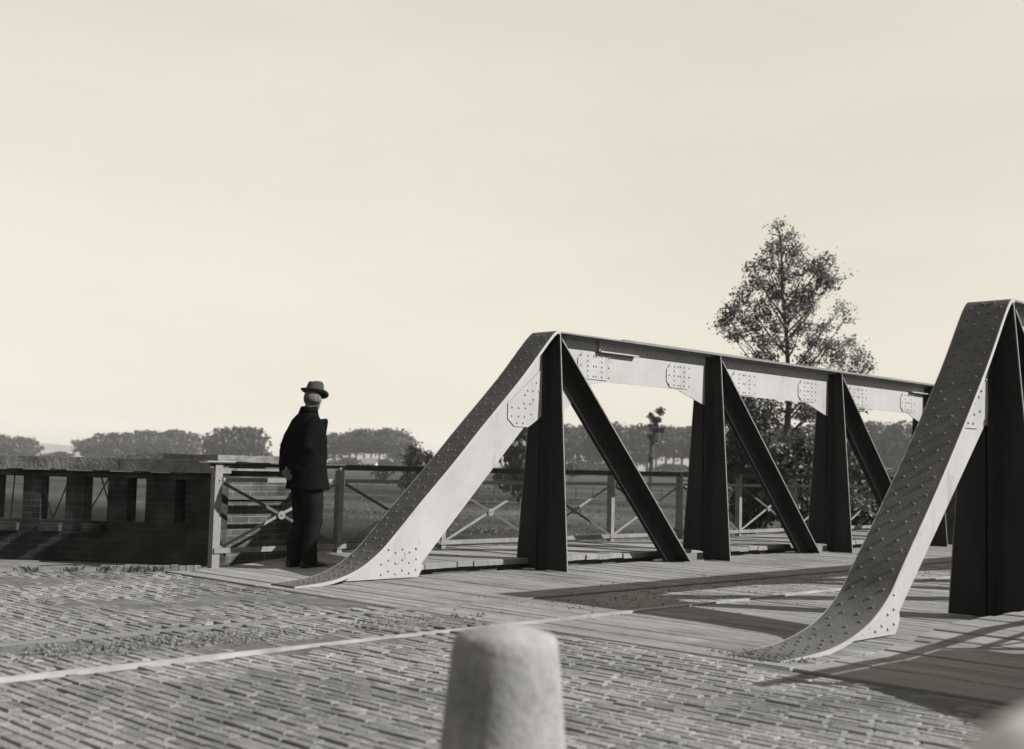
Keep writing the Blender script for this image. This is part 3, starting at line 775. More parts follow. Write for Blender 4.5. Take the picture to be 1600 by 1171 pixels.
# ------------------------------------------------------------------ guard stones
def guard_stone(loc, m, hgt, rt, label):
    b = MB(); rings = []
    prof = [(0, rt*1.42), (.12, rt*1.36), (hgt*.5, rt*1.2), (hgt*.80, rt*1.06), (hgt*.915, rt*1.01), (hgt*.945, rt*.965), (hgt*.962, rt*.88), (hgt*.978, rt*.66), (hgt*.992, rt*.33), (hgt*1.0, rt*.05)]
    for z, r in prof: rings.append(((0, 0, z), r*(1+RNG.uniform(-.012, .012)), r*(1+RNG.uniform(-.012, .012)), (1, 0, 0), (0, 1, 0)))
    b.loft(rings, n=40); 
    b.v = [(x*(1+.004*math.sin(7*z*3+x*30)), y*(1+.004*math.cos(z*19+y*25)), z) for x, y, z in b.v]
    o = b.build('guard_stone', m, smooth=True); o.location = loc; tag(o, label, 'bollard'); return o
guard_stone(tuple(Vector(along(797, 3.25, -.02))), M_stone, .70, .141, 'tapered granite guard stone in the middle of the foreground')
guard_stone(tuple(Vector(along(1812, .86, -.02))), M_white, .99, .125, 'pale blurred guard stone cut off at the bottom right corner')

# ------------------------------------------------------------------ man
def solidify(mb, name, m, parent, voxel, smooth_it=4, ofs=(0, 0, 0)):
    o = mb.build(name+'_tmp', m)
    r = o.modifiers.new('r', 'REMESH'); r.mode = 'VOXEL'; r.voxel_size = voxel; r.use_smooth_shade = True
    s_ = o.modifiers.new('s', 'SMOOTH'); s_.iterations = smooth_it; s_.factor = .5
    dg = bpy.context.evaluated_depsgraph_get(); me = bpy.data.meshes.new_from_object(o.evaluated_get(dg)); me.name = name
    old = o.data; bpy.data.objects.remove(o); bpy.data.meshes.remove(old)
    no = bpy.data.objects.new(name, me); S.collection.objects.link(no); no.parent = parent
    if not me.materials: me.materials.append(m)
    return no
X_, Y_, Z_ = (1, 0, 0), (0, 1, 0), (0, 0, 1)
man = empty('person', (7.245, 10.10, .02), 'man in black overcoat and felt hat standing at the railing with hands behind his back', 'person')
body = MB()
hc = Vector((.045, 0, 1.715)); tilt = Matrix.Rotation(R(28), 3, 'Z') @ Matrix.Rotation(R(16), 3, 'Y')
body.ball(hc, .098, .98, .80, 1.16, 20, tilt)                 # skull
body.ball(hc+tilt@Vector((.045, 0, -.065)), .062, .9, .85, 1.0, 14)  # jaw
body.tube([hc+tilt@Vector((.085, 0, .012)), hc+tilt@Vector((.122, 0, -.028))], [.010, .016], 8)  # nose
body.ball(hc+tilt@Vector((.100, 0, -.062)), .022, .6, 1.1, .35, 10)  # mouth
body.ball(hc+tilt@Vector((.090, 0, .02)), .03, .5, 1.6, .28, 10)     # brow
for sg in (-1, 1):
    body.ball(hc+tilt@Vector((-.002, sg*.083, -.018)), .038, .62, .30, 1.0, 12, tilt)   # ears
body.loft([((-.01, 0, 1.48), .075, .085, X_, Y_), ((.0, 0, 1.56), .058, .060, X_, Y_), ((.02, 0, 1.66), .056, .056, X_, Y_)], 16)
body.loft([((0, 0, .86), .12, .16, X_, Y_), ((0, 0, 1.05), .10, .145, X_, Y_), ((.0, 0, 1.30), .125, .175, X_, Y_), ((-.01, 0, 1.44), .10, .17, X_, Y_), ((-.01, 0, 1.51), .06, .08, X_, Y_)], 20)
SH = {-1: (-.02, -.182, 1.45), 1: (-.02, .182, 1.45)}
EL = {-1: (-.11, -.230, 1.215), 1: (-.12, .232, 1.215)}
WR = {-1: (-.215, -.07, 1.00), 1: (-.215, .070, .96)}
for sg in (-1, 1):
    body.tube([SH[sg], EL[sg], WR[sg]], [.052, .042, .028], 12)
    wv = Vector(WR[sg]); dr = Vector((-.02, -sg*.9, -.35)).normalized()
    palm = wv + dr*.055
    body.tube([wv, wv+dr*.03, palm+dr*.025], [.027, .034, .030], 12)
    sd = dr.cross(Vector((1, 0, 0))).normalized()
    if sd.z < 0: sd = -sd
    bk = Vector((-1, 0, 0))
    for k in range(4):        # four curled fingers
        b0 = palm + dr*.035 + sd*(.030-.020*k); Ls = (.040, .044, .041, .032)[k]
        p1 = b0 + dr*Ls*.9 + bk*.004*k; p2 = p1 + (dr*.55 - sd*.1 + Vector((.75, 0, -.2)))*Ls*.6; p3 = p2 + Vector((.9, 0, -.3))*Ls*.4
        body.tube([b0-dr*.02, b0, p1, p2, p3], [.010, .0100, .0092, .0082, .007], 8)
    t0 = wv + dr*.03 + sd*.025; body.tube([t0, t0+sd*.022+dr*.025, t0+sd*.026+dr*.058+Vector((.01, 0, 0))], [.013, .0115, .0085], 8)
FT = {-1: (.04, -.095), 1: (-.035, .075)}
for sg in (-1, 1):
    f = FT[sg]
    body.tube([(0, sg*.09, .90), ((.055 if sg < 0 else .01)+.0, sg*.105, .48), (f[0]-.03, f[1], .09), (f[0]-.03, f[1], .05)], [.085, .055, .038, .04], 12)
solidify(body, 'body', M_skin, man, .0065, 2)
# coat
coat = MB()
coat.loft([((.015, 0, .790), .215, .240, X_, Y_), ((.01, 0, .90), .200, .230, X_, Y_), ((.005, 0, 1.08), .190, .212, X_, Y_), ((.0, 0, 1.26), .190, .218, X_, Y_), ((-.005, 0, 1.38), .178, .218, X_, Y_),
           ((-.01, 0, 1.47), .148, .200, X_, Y_), ((-.01, 0, 1.525), .108, .150, X_, Y_), ((-.005, 0, 1.57), .080, .095, X_, Y_), ((.0, 0, 1.60), .072, .078, X_, Y_)], 28)
for sg in (-1, 1):
    coat.tube([(.01, sg*.12, 1.45), SH[sg], tuple(Vector(SH[sg]).lerp(Vector(EL[sg]), .5)), EL[sg], tuple(Vector(EL[sg]).lerp(Vector(WR[sg]), .5)), WR[sg]], [.075, .080, .078, .075, .066, .052], 16)
    # lapel and front edge
    coat.hexa([(.155, sg*.02, 1.30), (.18, sg*.03, 1.30), (.165, sg*.11, 1.44), (.14, sg*.11, 1.44), (.12, sg*.02, 1.50), (.15, sg*.03, 1.50), (.165, sg*.10, 1.51), (.13, sg*.10, 1.51)])
    coat.hexa([(.165, sg*.002, .80), (.205, sg*.002, .80), (.195, sg*.05, .80), (.15, sg*.05, .80), (.155, sg*.002, 1.28), (.185, sg*.002, 1.28), (.175, sg*.05, 1.28), (.14, sg*.05, 1.28)])
# standing collar
coat.loft([((-.005, 0, 1.545), .092, .098, X_, Y_), ((.0, 0, 1.60), .084, .088, X_, Y_), ((.003, 0, 1.625), .079, .081, X_, Y_)], 24)
# pockets
for sg in (): coat.box(.02, .16, min(sg*.205, sg*.222), max(sg*.205, sg*.222), .98, 1.02)
co = solidify(coat, 'overcoat', M_coat, man, .008, 3)
cl = MB(); cl.loft([((-.004, 0, 1.56), .100, .108, X_, Y_), ((.001, 0, 1.618), .085, .090, X_, Y_), ((.003, 0, 1.619), .075, .080, X_, Y_), ((.0, 0, 1.575), .080, .088, X_, Y_)], 24); cl.build('collar', M_coat, man, smooth=True)
lp = MB()
lp.prism([(.08, 1.50), (.155, 1.512), (.172, 1.485), (.165, 1.42), (.15, 1.33)], 'y', -.10, -.085); lp.build('lapel', M_coat, man)
# creases in the coat come from a displacement
for o_ in (co,):
    tx = bpy.data.textures.new('folds', 'CLOUDS'); tx.noise_scale = .12
    dm_ = o_.modifiers.new('folds', 'DISPLACE'); dm_.texture = tx; dm_.strength = .034; dm_.mid_level = .5
tr = MB()
for sg in (-1, 1):
    f = FT[sg]
    kx = .065 if sg < 0 else .02
    tr.loft([((.01, sg*.085, .93), .13, .105, X_, Y_), ((.015, sg*.09, .80), .130, .105, X_, Y_), ((kx*.6, sg*.10, .62), .105, .092, X_, Y_), ((kx*.75, sg*.105, .46), .088, .080, X_, Y_),
             ((f[0]-.03, f[1], .26), .082, .074, X_, Y_), ((f[0]-.025, f[1], .13), .083, .074, X_, Y_), ((f[0]-.02, f[1], .045), .094, .074, X_, Y_)], 20)
to = solidify(tr, 'trousers', M_trouser, man, .009, 3)
dm_ = to.modifiers.new('folds', 'DISPLACE'); dm_.texture = bpy.data.textures['folds']; dm_.strength = .018
for sg in (-1, 1):
    f = FT[sg]; sh = MB()
    sh.loft([((f[0]-.11, f[1], .042), .036, .036, Y_, Z_), ((f[0]-.06, f[1], .050), .040, .048, Y_, Z_), ((f[0]+.04, f[1]-.004, .044), .046, .042, Y_, Z_), ((f[0]+.12, f[1]-.01, .034), .047, .032, Y_, Z_), ((f[0]+.175, f[1]-.012, .026), .032, .022, Y_, Z_)], 16)
    so = sh.build('shoe', M_shoe, man, smooth=True)
# hair: cap around the back and sides below the hat
hr_ = MB(); hr_.ball(hc+tilt@Vector((-.018, 0, -.004)), .101, .93, .84, 1.06, 20, tilt)
hr_.v = [v for v in hr_.v]; ho = hr_.build('hair', M_hair, man, smooth=True)
bmh = bmesh.new(); bmh.from_mesh(ho.data)
inv = tilt.inverted()
kill = [v for v in bmh.verts if (inv@(v.co-hc)).x > .030 or (inv@(v.co-hc)).z < -.078]
bmesh.ops.delete(bmh, geom=kill, context='VERTS'); bmh.to_mesh(ho.data); bmh.free()
sm = ho.modifiers.new('s', 'SOLIDIFY'); sm.thickness = .008
for sg in (-1, 1):
    ey = MB(); ey.ball(hc+tilt@Vector((.088, sg*.032, .0)), .011, n=10); ey.build('eye', M_band, man, smooth=True)
# hat
ht = empty('hat', tuple(hc+tilt@Vector((.0, 0, .050)))); ht.parent = man
ht.rotation_euler = (0, R(15), R(28))
man.rotation_euler = (0, 0, R(-10))
bmk = MB(); n = 48; ring = []
for (r, dz) in ((.094, .0), (.115, -.004), (.133, -.004), (.146, .005), (.150, .012), (.146, .009), (.132, .001), (.118, .002), (.096, .008)):
    ring.append((r, dz))
base = 0
for r, dz in ring:
    for j in range(n):
        a = 2*math.pi*j/n; side = abs(math.sin(a))**2; fr = math.cos(a)
        lift = (dz + (.020*side*(r-.094)/.06) - (.012*max(0, fr)*(r-.094)/.06))
        bmk.v.append((r*1.06*math.cos(a), r*.94*math.sin(a), lift))
for k in range(len(ring)):
    for j in range(n):
        k2 = (k+1) % len(ring); bmk.f.append((k*n+j, k*n+(j+1) % n, k2*n+(j+1) % n, k2*n+j))
bmk.build('brim', M_hat, ht, smooth=True)
ck = MB(); rings = []
for z, r in ((.0, .0975), (.04, .0955), (.08, .090), (.110, .083), (.128, .070), (.134, .045), (.128, .02), (.124, .002)):
    for j in range(n):
        a = 2*math.pi*j/n; cx, cy = math.cos(a), math.sin(a); pinch = 1 - .16*max(0, cx)**2*(z/.124)*abs(cy)**.5*1.2
        dent = -.022*math.exp(-((r*cy)/.022)**2) if z > .112 else 0
        ck.v.append((r*1.08*cx, r*.90*cy*pinch, z + dent - .012*(cx < 0)*abs(cx)*(z/.12)))
for k in range(7):
    for j in range(n): ck.f.append((k*n+j, k*n+(j+1) % n, (k+1)*n+(j+1) % n, (k+1)*n+j))
ck.build('crown', M_hat, ht, smooth=True)
hb = MB()
for z, r in ((.003, .0985), (.036, .0972)):
    for j in range(n): a = 2*math.pi*j/n; hb.v.append((r*1.085*math.cos(a), r*.905*math.sin(a), z))
for j in range(n): hb.f.append((j, (j+1) % n, n+(j+1) % n, n+j))
hb.build('hatband', M_band, ht, smooth=True)

# ------------------------------------------------------------------ trees
def leaf_quads(C, size, rs, aspect=.55, up=0.0):
    n = len(C)
    a = rs.normal(size=(n, 3)); a[:, 2] *= .8; a /= np.linalg.norm(a, axis=1, keepdims=True)
    b = rs.normal(size=(n, 3)); b -= a*(a*b).sum(1, keepdims=True); b /= np.linalg.norm(b, axis=1, keepdims=True)
    s_ = (size*rs.uniform(.6, 1.3, n))[:, None]
    a = a*s_; b = b*s_*aspect
    V = np.stack([C-a, C-b, C+a, C+b], 1).reshape(-1, 3); F = np.arange(4*n).reshape(n, 4)
    return V, F
def clump_points(blobs, n_clumps, per, spread, rs, shell=.55):
    out = []; wts = np.array([b[3]*b[4]*b[5] for b in blobs])**.7; wts /= wts.sum()
    ks = rs.choice(len(blobs), n_clumps, p=wts); cs = []
    for k in ks:
        cx, cy, cz, rx, ry, rz = blobs[k]; d = rs.normal(size=3); d /= np.linalg.norm(d); r = rs.uniform(shell, 1)**.6
        c = np.array([cx, cy, cz]) + d*r*np.array([rx, ry, rz]); cs.append(c)
        m = int(per*rs.uniform(.5, 1.5)); out.append(c + rs.normal(size=(m, 3))*spread*rs.uniform(.6, 1.3)*np.array([1, 1, .7]))
    return np.concatenate(out), np.array(cs)

# far trees: a few kinds with tall clean trunks, copied
def far_tree(seed, h, w_, clear, n_cl=120):
    rs = np.random.default_rng(seed); root = bpy.data.objects.new('elm_tree', None); S.collection.objects.link(root)
    blobs = []
    zc = clear*h
    for k in range(7):
        t = k/6; rad = w_*.62*(.75+.35*math.sin(math.pi*min(1, t*1.1)))*(1 if t < .8 else .75)
        blobs.append((rs.uniform(-.18, .18)*w_, rs.uniform(-.18, .18)*w_, zc + (h-zc)*(.12+.76*t), rad*.8, rad*.8, (h-zc)*.17))
    C, cs = clump_points(blobs, n_cl, 16, w_*.085, rs, .3)
    C = C[C[:, 2] < h*1.02]
    V, F = leaf_quads(C, w_*.052, rs, .8); crown = from_np('crown', V, F, M_leaf_far, root)
    t = MB(); pts = [(0, 0, -.3), (rs.uniform(-.1, .1), rs.uniform(-.1, .1), h*.25), (rs.uniform(-.3, .3), rs.uniform(-.3, .3), h*.55), (rs.uniform(-.3, .3), 0, h*.85)]
    t.tube(pts, [w_*.055, w_*.042, w_*.03, .05], 7)
    for k in range(6):
        a = rs.uniform(0, 6.28); z = h*(clear*.85+.1*k); t.tube([(pts[1][0], pts[1][1], z), (math.cos(a)*w_*.2, math.sin(a)*w_*.2, z+h*.1), (math.cos(a)*w_*.36, math.sin(a)*w_*.36, z+h*.15)], [w_*.018, w_*.012, .03], 5)
    t.build('trunk', M_bark, root)
    return root
protos = {'elm': [far_tree(s, 17, 9.5, c) for s, c in ((1, .24), (2, .42), (3, .30), (4, .48))], 'round': [far_tree(s, 12, 12, .10, 150) for s in (11, 12, 13)]}
used = set()
def place_far(kind, i, px, D, h, label, group, z=-1.6):
    p = protos[kind][i % len(protos[kind])]
    o = p if p not in used else copy_tree(p)
    used.add(p); hp = 17 if kind == 'elm' else 12
    s_ = h/hp; o.location = along(px, D, z); o.scale = (s_*random.uniform(.92, 1.12),)*2 + (s_,); o.rotation_euler = (0, 0, random.uniform(0, 6.28))
    tag(o, label, 'tree', group); return o
def need(px, top, D): return (706+.0255*px - top)/1880*D + 2.7
def row(x0, x1, step, D, tops, kind, label, group):
    x = x0; i = 0
    while x <= x1:
        t = np.interp(x, [q[0] for q in tops], [q[1] for q in tops]) + random.uniform(-1.5, 2)
        place_far(kind, random.randint(0, 5), x, D + random.uniform(-14, 14), need(x, t, D), label, group); x += step*random.uniform(.8, 1.2); i += 1
row(-20, 55, 13, 600, [(-20, 678), (40, 686), (60, 683), (78, 697)], 'round', 'broad tree in the small grey clump at the far left edge of the horizon', 'trees of the far left clump')
row(138, 292, 11, 560, [(110, 692), (150, 681), (220, 676), (300, 675), (312, 690)], 'round', 'tree in the long hedge-like grey clump on the horizon above the wall', 'trees of the long left clump')
row(348, 388, 10, 430, [(325, 690), (345, 673), (368, 668), (395, 673), (405, 688)], 'round', 'tree in the short round clump between the long clump and the man', 'trees of the short clump')
row(456, 638, 12, 470, [(430, 690), (445, 678), (560, 672), (640, 671), (655, 684)], 'elm', 'tall tree in the clump behind and right of the man', 'trees of the clump beside the man')
row(876, 1135, 15, 400, [(870, 664), (1000, 664), (1045, 668), (1100, 664)], 'elm', 'tall bare-trunked tree in the long row seen under the far truss', 'trees of the row under the truss')
row(1150, 1345, 17, 400, [(1150, 668), (1345, 668)], 'elm', 'tall tree of the row hidden behind the big leafy tree', 'trees of the row behind the big tree')
row(1352, 1660, 16, 400, [(1352, 666), (1650, 662)], 'elm', 'tall tree in the row at the right between the two trusses', 'trees of the right hand row')
for px, D, h, lab in ((806, 62, 0, 'dark drooping tree half hidden behind the first truss post'),):
    o = place_far('round', 0, 822, 85, need(822, 644, 85), lab, None); o.scale = (.26, .26, o.scale[2])
    if 'group' in o: del o['group']
o = place_far('round', 1, 652, 95, need(652, 698, 95)-.3, 'dark round bush right of the clump beside the man', None)
o.scale = (.18, .18, need(652, 698, 95)/12*1.02)
# low hedges and bushes at the foot of the rows
hedge_specs = [(905, 385, ''), (948, 390, ''), (962, 385, ''), (1040, 388, ''), (1052, 392, ''), (1098, 388, ''), (226, 300, 'right of the far left clump'), (412, 430, ''), (700, 250, ''), (1120, 340, ''), (1385, 320, ''), (1440, 320, ''), (540, 420, ''), (600, 430, ''), (480, 430, ''), (90, 560, ''), (322, 520, '')]
for k, (px, D, _) in enumerate(hedge_specs):
    o = place_far('round', k, px, D, 4.2*random.uniform(.8, 1.15), 'low rounded hedge bush at the foot of the distant trees', 'hedge bushes on the meadow edge')
    o.scale = (.9*random.uniform(.8, 1.4), .9, .36*random.uniform(.8, 1.1)); o.name = 'hedge_bush'; o['category'] = 'bush'

# branch builder
def limb(t, p, d, L, r, rs, depth, tips, gnarl=.18):
    pts = [Vector(p)]; rad = [r]; d = Vector(d).normalized(); n = 5
    for k in range(n):
        d = (d + Vector(rs.normal(size=3))*gnarl + Vector((0, 0, .05))).normalized(); pts.append(pts[-1] + d*L/n); rad.append(r*(1-.8*(k+1)/n) + .004)
    t.tube(pts, rad, 6)
    tips.append(pts[-1]); 
    if depth > 0:
        for k in range(3):
            q = pts[2+k]; dd = (d + Vector(rs.normal(size=3))*.75).normalized(); limb(t, q, dd, L*.55, r*.45, rs, depth-1, tips, gnarl)
    else: tips += [pts[2], pts[3], pts[4]]

# the big tree by the river
D = 40.; bx, by, _ = along(1228, D); rx_ = Vector(CAM_RIGHT); rx_.z = 0; rx_.normalize()
root = empty('alder_tree', (bx, by, -1.7), 'tall loose leafy tree rising behind the far truss', 'tree')
zpx = lambda y: (737-y)/1880*D + 2.7 + .1      # height above the root for a pixel row
xpx = lambda x: (x-1228)/1880*D
rs = np.random.default_rng(21); tm = MB(); tips = []
tp = [(0, 0, -.3), (.03, .05, 1.5), (-.02, 0, 3.5), (.10, .05, 5.2), (.0, 0, 7.0), (-.16, 0, 8.6), (-.22, 0, 10.4), (-.38, 0, zpx(350))]
tm.tube(tp, [.20, .17, .13, .09, .065, .045, .025, .010], 10)
# outline of the crown in photograph pixels: (x, y, rx, ry)
outline = [(1214, 356, 8, 12), (1232, 372, 10, 10), (1205, 392, 16, 18), (1238, 400, 16, 20), (1195, 418, 16, 14), (1232, 432, 20, 18), (1262, 420, 12, 14), (1284, 436, 14, 12), (1180, 446, 16, 16), (1212, 458, 18, 20), (1252, 462, 22, 18), (1288, 452, 10, 9),
           (1276, 418, 18, 14), (1292, 440, 16, 16), (1172, 425, 12, 10), (1160, 470, 16, 14), (1190, 490, 18, 18), (1236, 490, 20, 18), (1262, 482, 12, 12), (1146, 492, 16, 12), (1172, 510, 18, 16), (1206, 515, 14, 14), (1130, 516, 14, 9), (1140, 500, 14, 12), (1250, 516, 12, 12), (1310, 484, 10, 10), (1316, 500, 9, 9), (1290, 512, 14, 9),
           (1152, 532, 18, 11), (1190, 540, 20, 14), (1225, 542, 14, 12), (1262, 538, 16, 12), (1290, 542, 16, 14), (1320, 540, 14, 14), (1338, 560, 14, 12), (1352, 574, 10, 8), (1305, 562, 18, 12), (1262, 566, 18, 12), (1190, 565, 22, 10),
           (1330, 590, 18, 14), (1290, 600, 22, 18), (1240, 604, 22, 18), (1190, 612, 24, 20), (1160, 640, 22, 26), (1210, 645, 28, 22), (1260, 640, 26, 22), (1310, 640, 20, 22), (1345, 628, 14, 14), (1180, 685, 28, 24), (1235, 690, 30, 24), (1290, 690, 26, 24), (1335, 680, 18, 20)]
blobs = []
for (x, y, a, b) in outline:
    for s_ in (-1, 1):
        dep = rs.uniform(-.5, .5)*min(1.4, abs(a)/14)
        blobs.append((xpx(x), dep, zpx(y), a/1880*D, a/1880*D*.8, b/1880*D))
    q = Vector((xpx(x), blobs[-1][1], zpx(y)))
    zt_ = max(1.0, q.z - abs(q.x)*.9 - .6); st_ = Vector((np.interp(zt_, [p[2] for p in tp], [p[0] for p in tp]), 0, zt_)); mid = st_.lerp(q, .5) + Vector((0, 0, -.12))
    tm.tube([st_, mid, q], [.035, .022, .007], 6)
    for _k in range(3):
        e = q + Vector(rs.normal(size=3))*np.array([a, a, b]).mean()/1880*D*.8; tm.tube([mid.lerp(q, .6), q.lerp(e, .5), e], [.010, .007, .003], 4)
C, cs = clump_points(blobs, 1700, 16, .135, rs, .15)
hi = C[:, 2] > zpx(600)
V, F = leaf_quads(C, .048, rs, .62)
def orient(V):   # local x runs along the picture's horizontal
    out = V.copy(); out[:, 0] = V[:, 0]*rx_.x - V[:, 1]*rx_.y; out[:, 1] = V[:, 0]*rx_.y + V[:, 1]*rx_.x; return out
from_np('crown', orient(V), F, M_leaf, root)
tm.v = [tuple(q) for q in orient(np.array([tuple(v) for v in tm.v]))]; tm.build('trunk', M_bark, root)

def bush(px, D, blobpx, n_cl, leaf, m, name, label, cat='bush', per=16, z=-1.8):
    x, y, _ = along(px, D); r = empty(name, (x, y, z), label, cat); rs = np.random.default_rng(int(px)); bl = []
    hy = 706+.0255*px; stems = MB()
    for (a, b, rx, ry) in blobpx:
        zz = (hy-b)/1880*D + H - z; xx = (a-px)/1880*D
        bl.append((xx, rs.uniform(-.4, .4), zz, rx/1880*D, rx/1880*D*.9, ry/1880*D))
        stems.tube([(xx*.2, 0, -.2), (xx*.6, 0, zz*.5), (xx, 0, zz)], [.06, .04, .012], 6)
    C, _c = clump_points(bl, n_cl, per, .12 if D < 80 else .4, rs, .2); C = C[C[:, 2] > .05]
    V, F = leaf_quads(C, leaf, rs, .7); from_np('foliage', orient(V), F, m, r)
    stems.v = [tuple(q) for q in orient(np.array([tuple(v) for v in stems.v]))]; stems.build('stem', M_bark, r)
    return r
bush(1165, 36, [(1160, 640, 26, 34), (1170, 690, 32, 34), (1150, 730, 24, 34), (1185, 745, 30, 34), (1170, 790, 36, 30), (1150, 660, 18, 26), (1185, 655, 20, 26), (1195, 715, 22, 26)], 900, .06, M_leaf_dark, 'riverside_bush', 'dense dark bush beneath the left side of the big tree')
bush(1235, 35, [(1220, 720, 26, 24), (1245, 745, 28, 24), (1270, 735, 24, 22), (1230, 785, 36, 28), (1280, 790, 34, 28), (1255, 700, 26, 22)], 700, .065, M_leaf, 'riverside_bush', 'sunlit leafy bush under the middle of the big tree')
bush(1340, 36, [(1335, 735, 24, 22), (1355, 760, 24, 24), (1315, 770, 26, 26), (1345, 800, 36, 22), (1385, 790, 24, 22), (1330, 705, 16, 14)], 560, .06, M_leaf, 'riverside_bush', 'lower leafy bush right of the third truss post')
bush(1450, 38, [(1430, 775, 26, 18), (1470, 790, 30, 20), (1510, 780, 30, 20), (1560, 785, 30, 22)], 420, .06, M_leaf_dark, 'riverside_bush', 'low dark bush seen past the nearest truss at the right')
bush(793, 120, [(786, 742, 9, 8), (798, 745, 10, 9), (792, 753, 12, 7)], 90, .22, M_leaf_dark, 'meadow_bush', 'small round dark bush in the meadow left of the first post')
bush(601, 180, [(596, 737, 5, 3), (606, 737, 5, 3.5), (600, 740, 8, 3)], 50, .25, M_leaf_dark, 'meadow_bush', 'tiny dark bush alone in the open meadow')
bush(892, 180, [(888, 732, 6, 6), (896, 735, 6, 5)], 50, .25, M_leaf_dark, 'meadow_bush', 'small bush in the meadow just right of the first post')

# slim dark tree in front of the row
def slim_tree():
    D = 100; x, y, _ = along(1018, D); r = empty('slim_tree', (x, y, -1.6), 'slim dark tree with a thin ragged crown before the tree row', 'tree'); rs = np.random.default_rng(5)
    zp = lambda b: (732-b)/1880*D + 2.7; xp = lambda a: (a-1014)/1880*D
    bl = [(xp(a), rs.uniform(-.2, .2), zp(b), c/1880*D, c/1880*D, d_/1880*D) for a, b, c, d_ in ((1026, 642, 4, 5), (1012, 650, 6, 5), (1021, 655, 7, 6), (1016, 667, 9, 6), (1026, 672, 7, 5), (1010, 680, 5, 4), (1016, 690, 4, 8), (1012, 715, 3, 12))]
    C, _c = clump_points(bl, 130, 12, .10, rs, .1); V, F = leaf_quads(C, .12, rs, .7); from_np('crown', orient(V), F, M_leaf_dark, r)
    t = MB(); t.tube([(xp(1013), 0, -.2), (xp(1014), 0, zp(690)), (xp(1020), 0, zp(665)), (xp(1028), 0, zp(640))], [.22, .17, .10, .02], 7)
    t.tube([(xp(1017), 0, zp(680)), (xp(1010), 0, zp(655))], [.07, .02], 5)
    t.v = [tuple(q) for q in orient(np.array([tuple(v) for v in t.v]))]; t.build('trunk', M_bark, r)
slim_tree()

# farm buildings
def farm(px, D, wd, hw_, hr_, label):
    x, y, _ = along(px, D); r = empty('farmhouse', (x, y, -1.7), label, 'house'); a = math.atan2(rx_.y, rx_.x); r.rotation_euler = (0, 0, a)
    b = MB(); b.box(-wd/2, wd/2, -3, 3, 0, hw_); b.prism([(-3, hw_), (3, hw_), (0, hw_+hr_)], 'x', -wd/2+.01, wd/2-.01); b.build('wall', M_wallw, r)
    f = MB()
    f.hexa([(-wd/2-.3, -3.4, hw_-.2), (wd/2+.3, -3.4, hw_-.2), (wd/2+.3, 0, hw_+hr_+.1), (-wd/2-.3, 0, hw_+hr_+.1), (-wd/2-.3, -3.4, hw_), (wd/2+.3, -3.4, hw_), (wd/2+.3, 0, hw_+hr_+.3), (-wd/2-.3, 0, hw_+hr_+.3)])
    f.hexa([(-wd/2-.3, 3.4, hw_-.2), (wd/2+.3, 3.4, hw_-.2), (wd/2+.3, 0, hw_+hr_+.1), (-wd/2-.3, 0, hw_+hr_+.1), (-wd/2-.3, 3.4, hw_), (wd/2+.3, 3.4, hw_), (wd/2+.3, 0, hw_+hr_+.3), (-wd/2-.3, 0, hw_+hr_+.3)])
    f.build('roof', M_roof, r)
    for k in range(3):
        q = MB(); q.box(-wd/3+k*wd/3-.5, -wd/3+k*wd/3+.5, -3.05, -3.002, 1, 2.2); q.build('window', M_iron, r)
farm(577, 420, 5, 2.2, 1.6, 'small white farmhouse among the trees right of the man')
farm(1072, 200, 1.6, 1.4, .6, 'small white hut in the meadow beside the second post')

# wire fence on the meadow
wf = empty('wire_fence', (0, 0, 0), 'thin wire and post fence crossing the meadow beyond the railing', 'fence')
A = Vector(along(560, 105, 0)); Bv = Vector(along(1090, 95, 0)); npost = 22; prev = None
wires = MB()
for k in range(npost):
    p = A.lerp(Bv, k/(npost-1)); z = float(height(np.array(p.x), np.array(p.y))); q = MB()
    q.tube([(p.x, p.y, z-.3), (p.x+random.uniform(-.04, .04), p.y, z+1.15)], .05, 6); q.build('fence_post', M_bark, wf)
    if prev:
        for hh in (.4, .75, 1.05): wires.tube([(prev[0], prev[1], prev[2]+hh), (p.x, p.y, z+hh)], .012, 4)
    prev = (p.x, p.y, z)
wires.build('wire', M_iron, wf)

# ------------------------------------------------------------------ grasses
def blades(name, pts, h, m, label, lean=.25, per=1, wd=.012):
    n = len(pts); rs = np.random.default_rng(n); P = np.asarray(pts)
    a = rs.uniform(0, 2*np.pi, n); hh = h*rs.uniform(.5, 1.3, n); ww = wd*rs.uniform(.7, 1.4, n)
    dx = np.cos(a)*ww; dy = np.sin(a)*ww; lx = rs.normal(0, lean, n)*hh; ly = rs.normal(0, lean, n)*hh
    V = np.stack([P + np.stack([-dx, -dy, 0*dx], -1), P + np.stack([dx, dy, 0*dx], -1), P + np.stack([lx*.4+dx*.6, ly*.4+dy*.6, hh*.6], -1), P + np.stack([lx, ly, hh], -1)], 1).reshape(-1, 3)
    o = from_np(name, V, np.arange(4*n).reshape(n, 4), m); tag(o, label, 'grass', kind='stuff'); return o
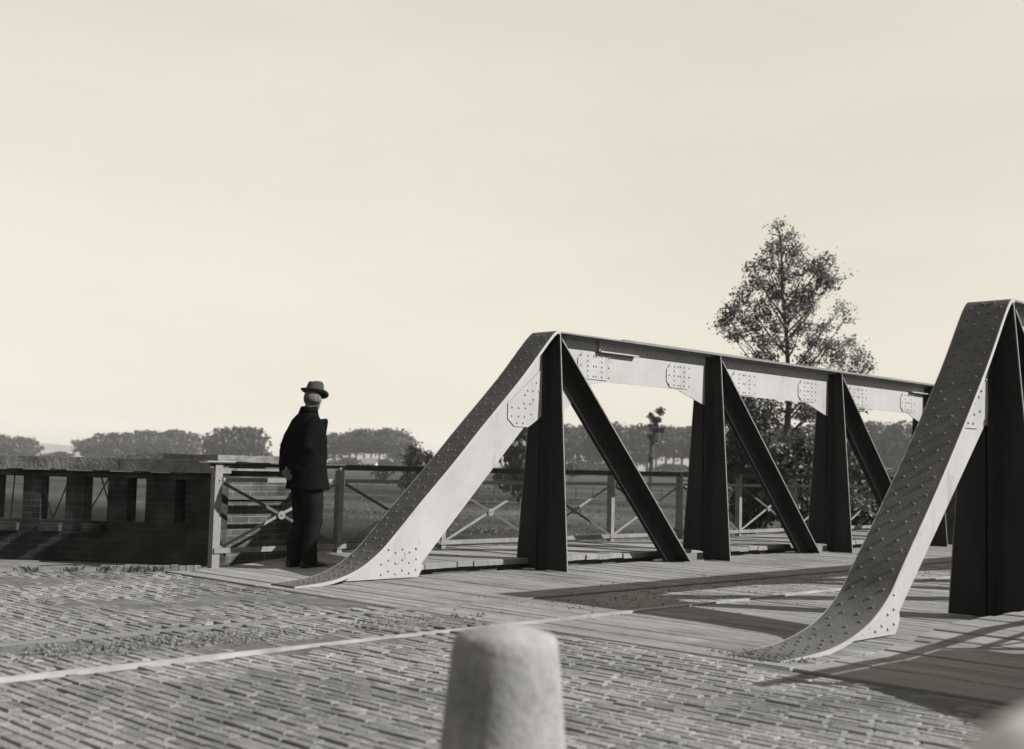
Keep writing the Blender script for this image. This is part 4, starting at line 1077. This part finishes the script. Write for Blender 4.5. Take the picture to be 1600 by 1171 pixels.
# meadow tussocks beyond the railing
px = RNG.uniform(440, 1520, 26000); dd = np.exp(RNG.uniform(math.log(30), math.log(170), 26000))
vx = np.array([along(p, 1)[:2] for p in np.linspace(440, 1520, 200)]); ii = ((px-440)/1080*199).astype(int)
P = np.stack([vx[ii, 0]*dd, vx[ii, 1]*dd], -1); P[:, 0] += RNG.normal(0, .3, 26000); ok = (P[:, 0] > 31) & (vnoise(P[:, 0], P[:, 1], .5, 4)+RNG.normal(0, .4, 26000) > -.1)
P = P[ok]; Z = height(P[:, 0], P[:, 1]); dd = dd[ok]
blades('meadow_grass', np.column_stack([P, Z-.02]), .09, M_grassblade, 'uneven meadow grass beyond the footway railing', wd=.05)
# tufts at the foot of the wall, kerb and nearest truss
def tuft_pts(cs, n, s): 
    out = []
    for c in cs:
        for _ in range(n): out.append((c[0]+RNG.normal(0, s), c[1]+RNG.normal(0, s), c[2]))
    return np.array(out)
blades('grass_tuft', tuft_pts([(6.22, 4.12, 0), (6.33, 4.05, 0), (6.2, 3.98, 0), (6.36, 4.18, .0), (6.28, 3.9, .0)], 60, .05), .016, M_leaf_dark, 'dark grass tuft and dirt at the foot of the nearest truss', wd=.0035, lean=1.2)
def f3(): return 6.27+RNG.normal(0, .10), 4.05+RNG.normal(0, .11), 0.0
crumbs('dirt', 260, f3, M_dirt, .006, .020, 'small heap of dirt gathered at the tip of the nearest truss')
blades('grass_tuft', tuft_pts([(5.55, 10.9, 0), (5.75, 10.75, 0), (5.25, 11.0, 0), (5.92, 10.68, 0), (4.9, 11.15, 0)], 70, .05), .05, M_grassblade, 'small weeds along the kerb in front of the brick wall', wd=.004, lean=.6)

# ------------------------------------------------------------------ haze
hz = MB(); hz.box(-1350, 1350, -1350, 1350, -8, 40)
hm = bpy.data.materials.new('haze_air'); hm.use_nodes = True; hn = hm.node_tree; hn.nodes.clear()
ho_ = hn.nodes.new('ShaderNodeOutputMaterial'); pv = hn.nodes.new('ShaderNodeVolumePrincipled')
pv.inputs['Color'].default_value = (.95, .95, .95, 1); pv.inputs['Density'].default_value = 0.0002
hn.links.new(pv.outputs[0], ho_.inputs['Volume'])
tag(hz.build('haze', hm), kind='stuff')
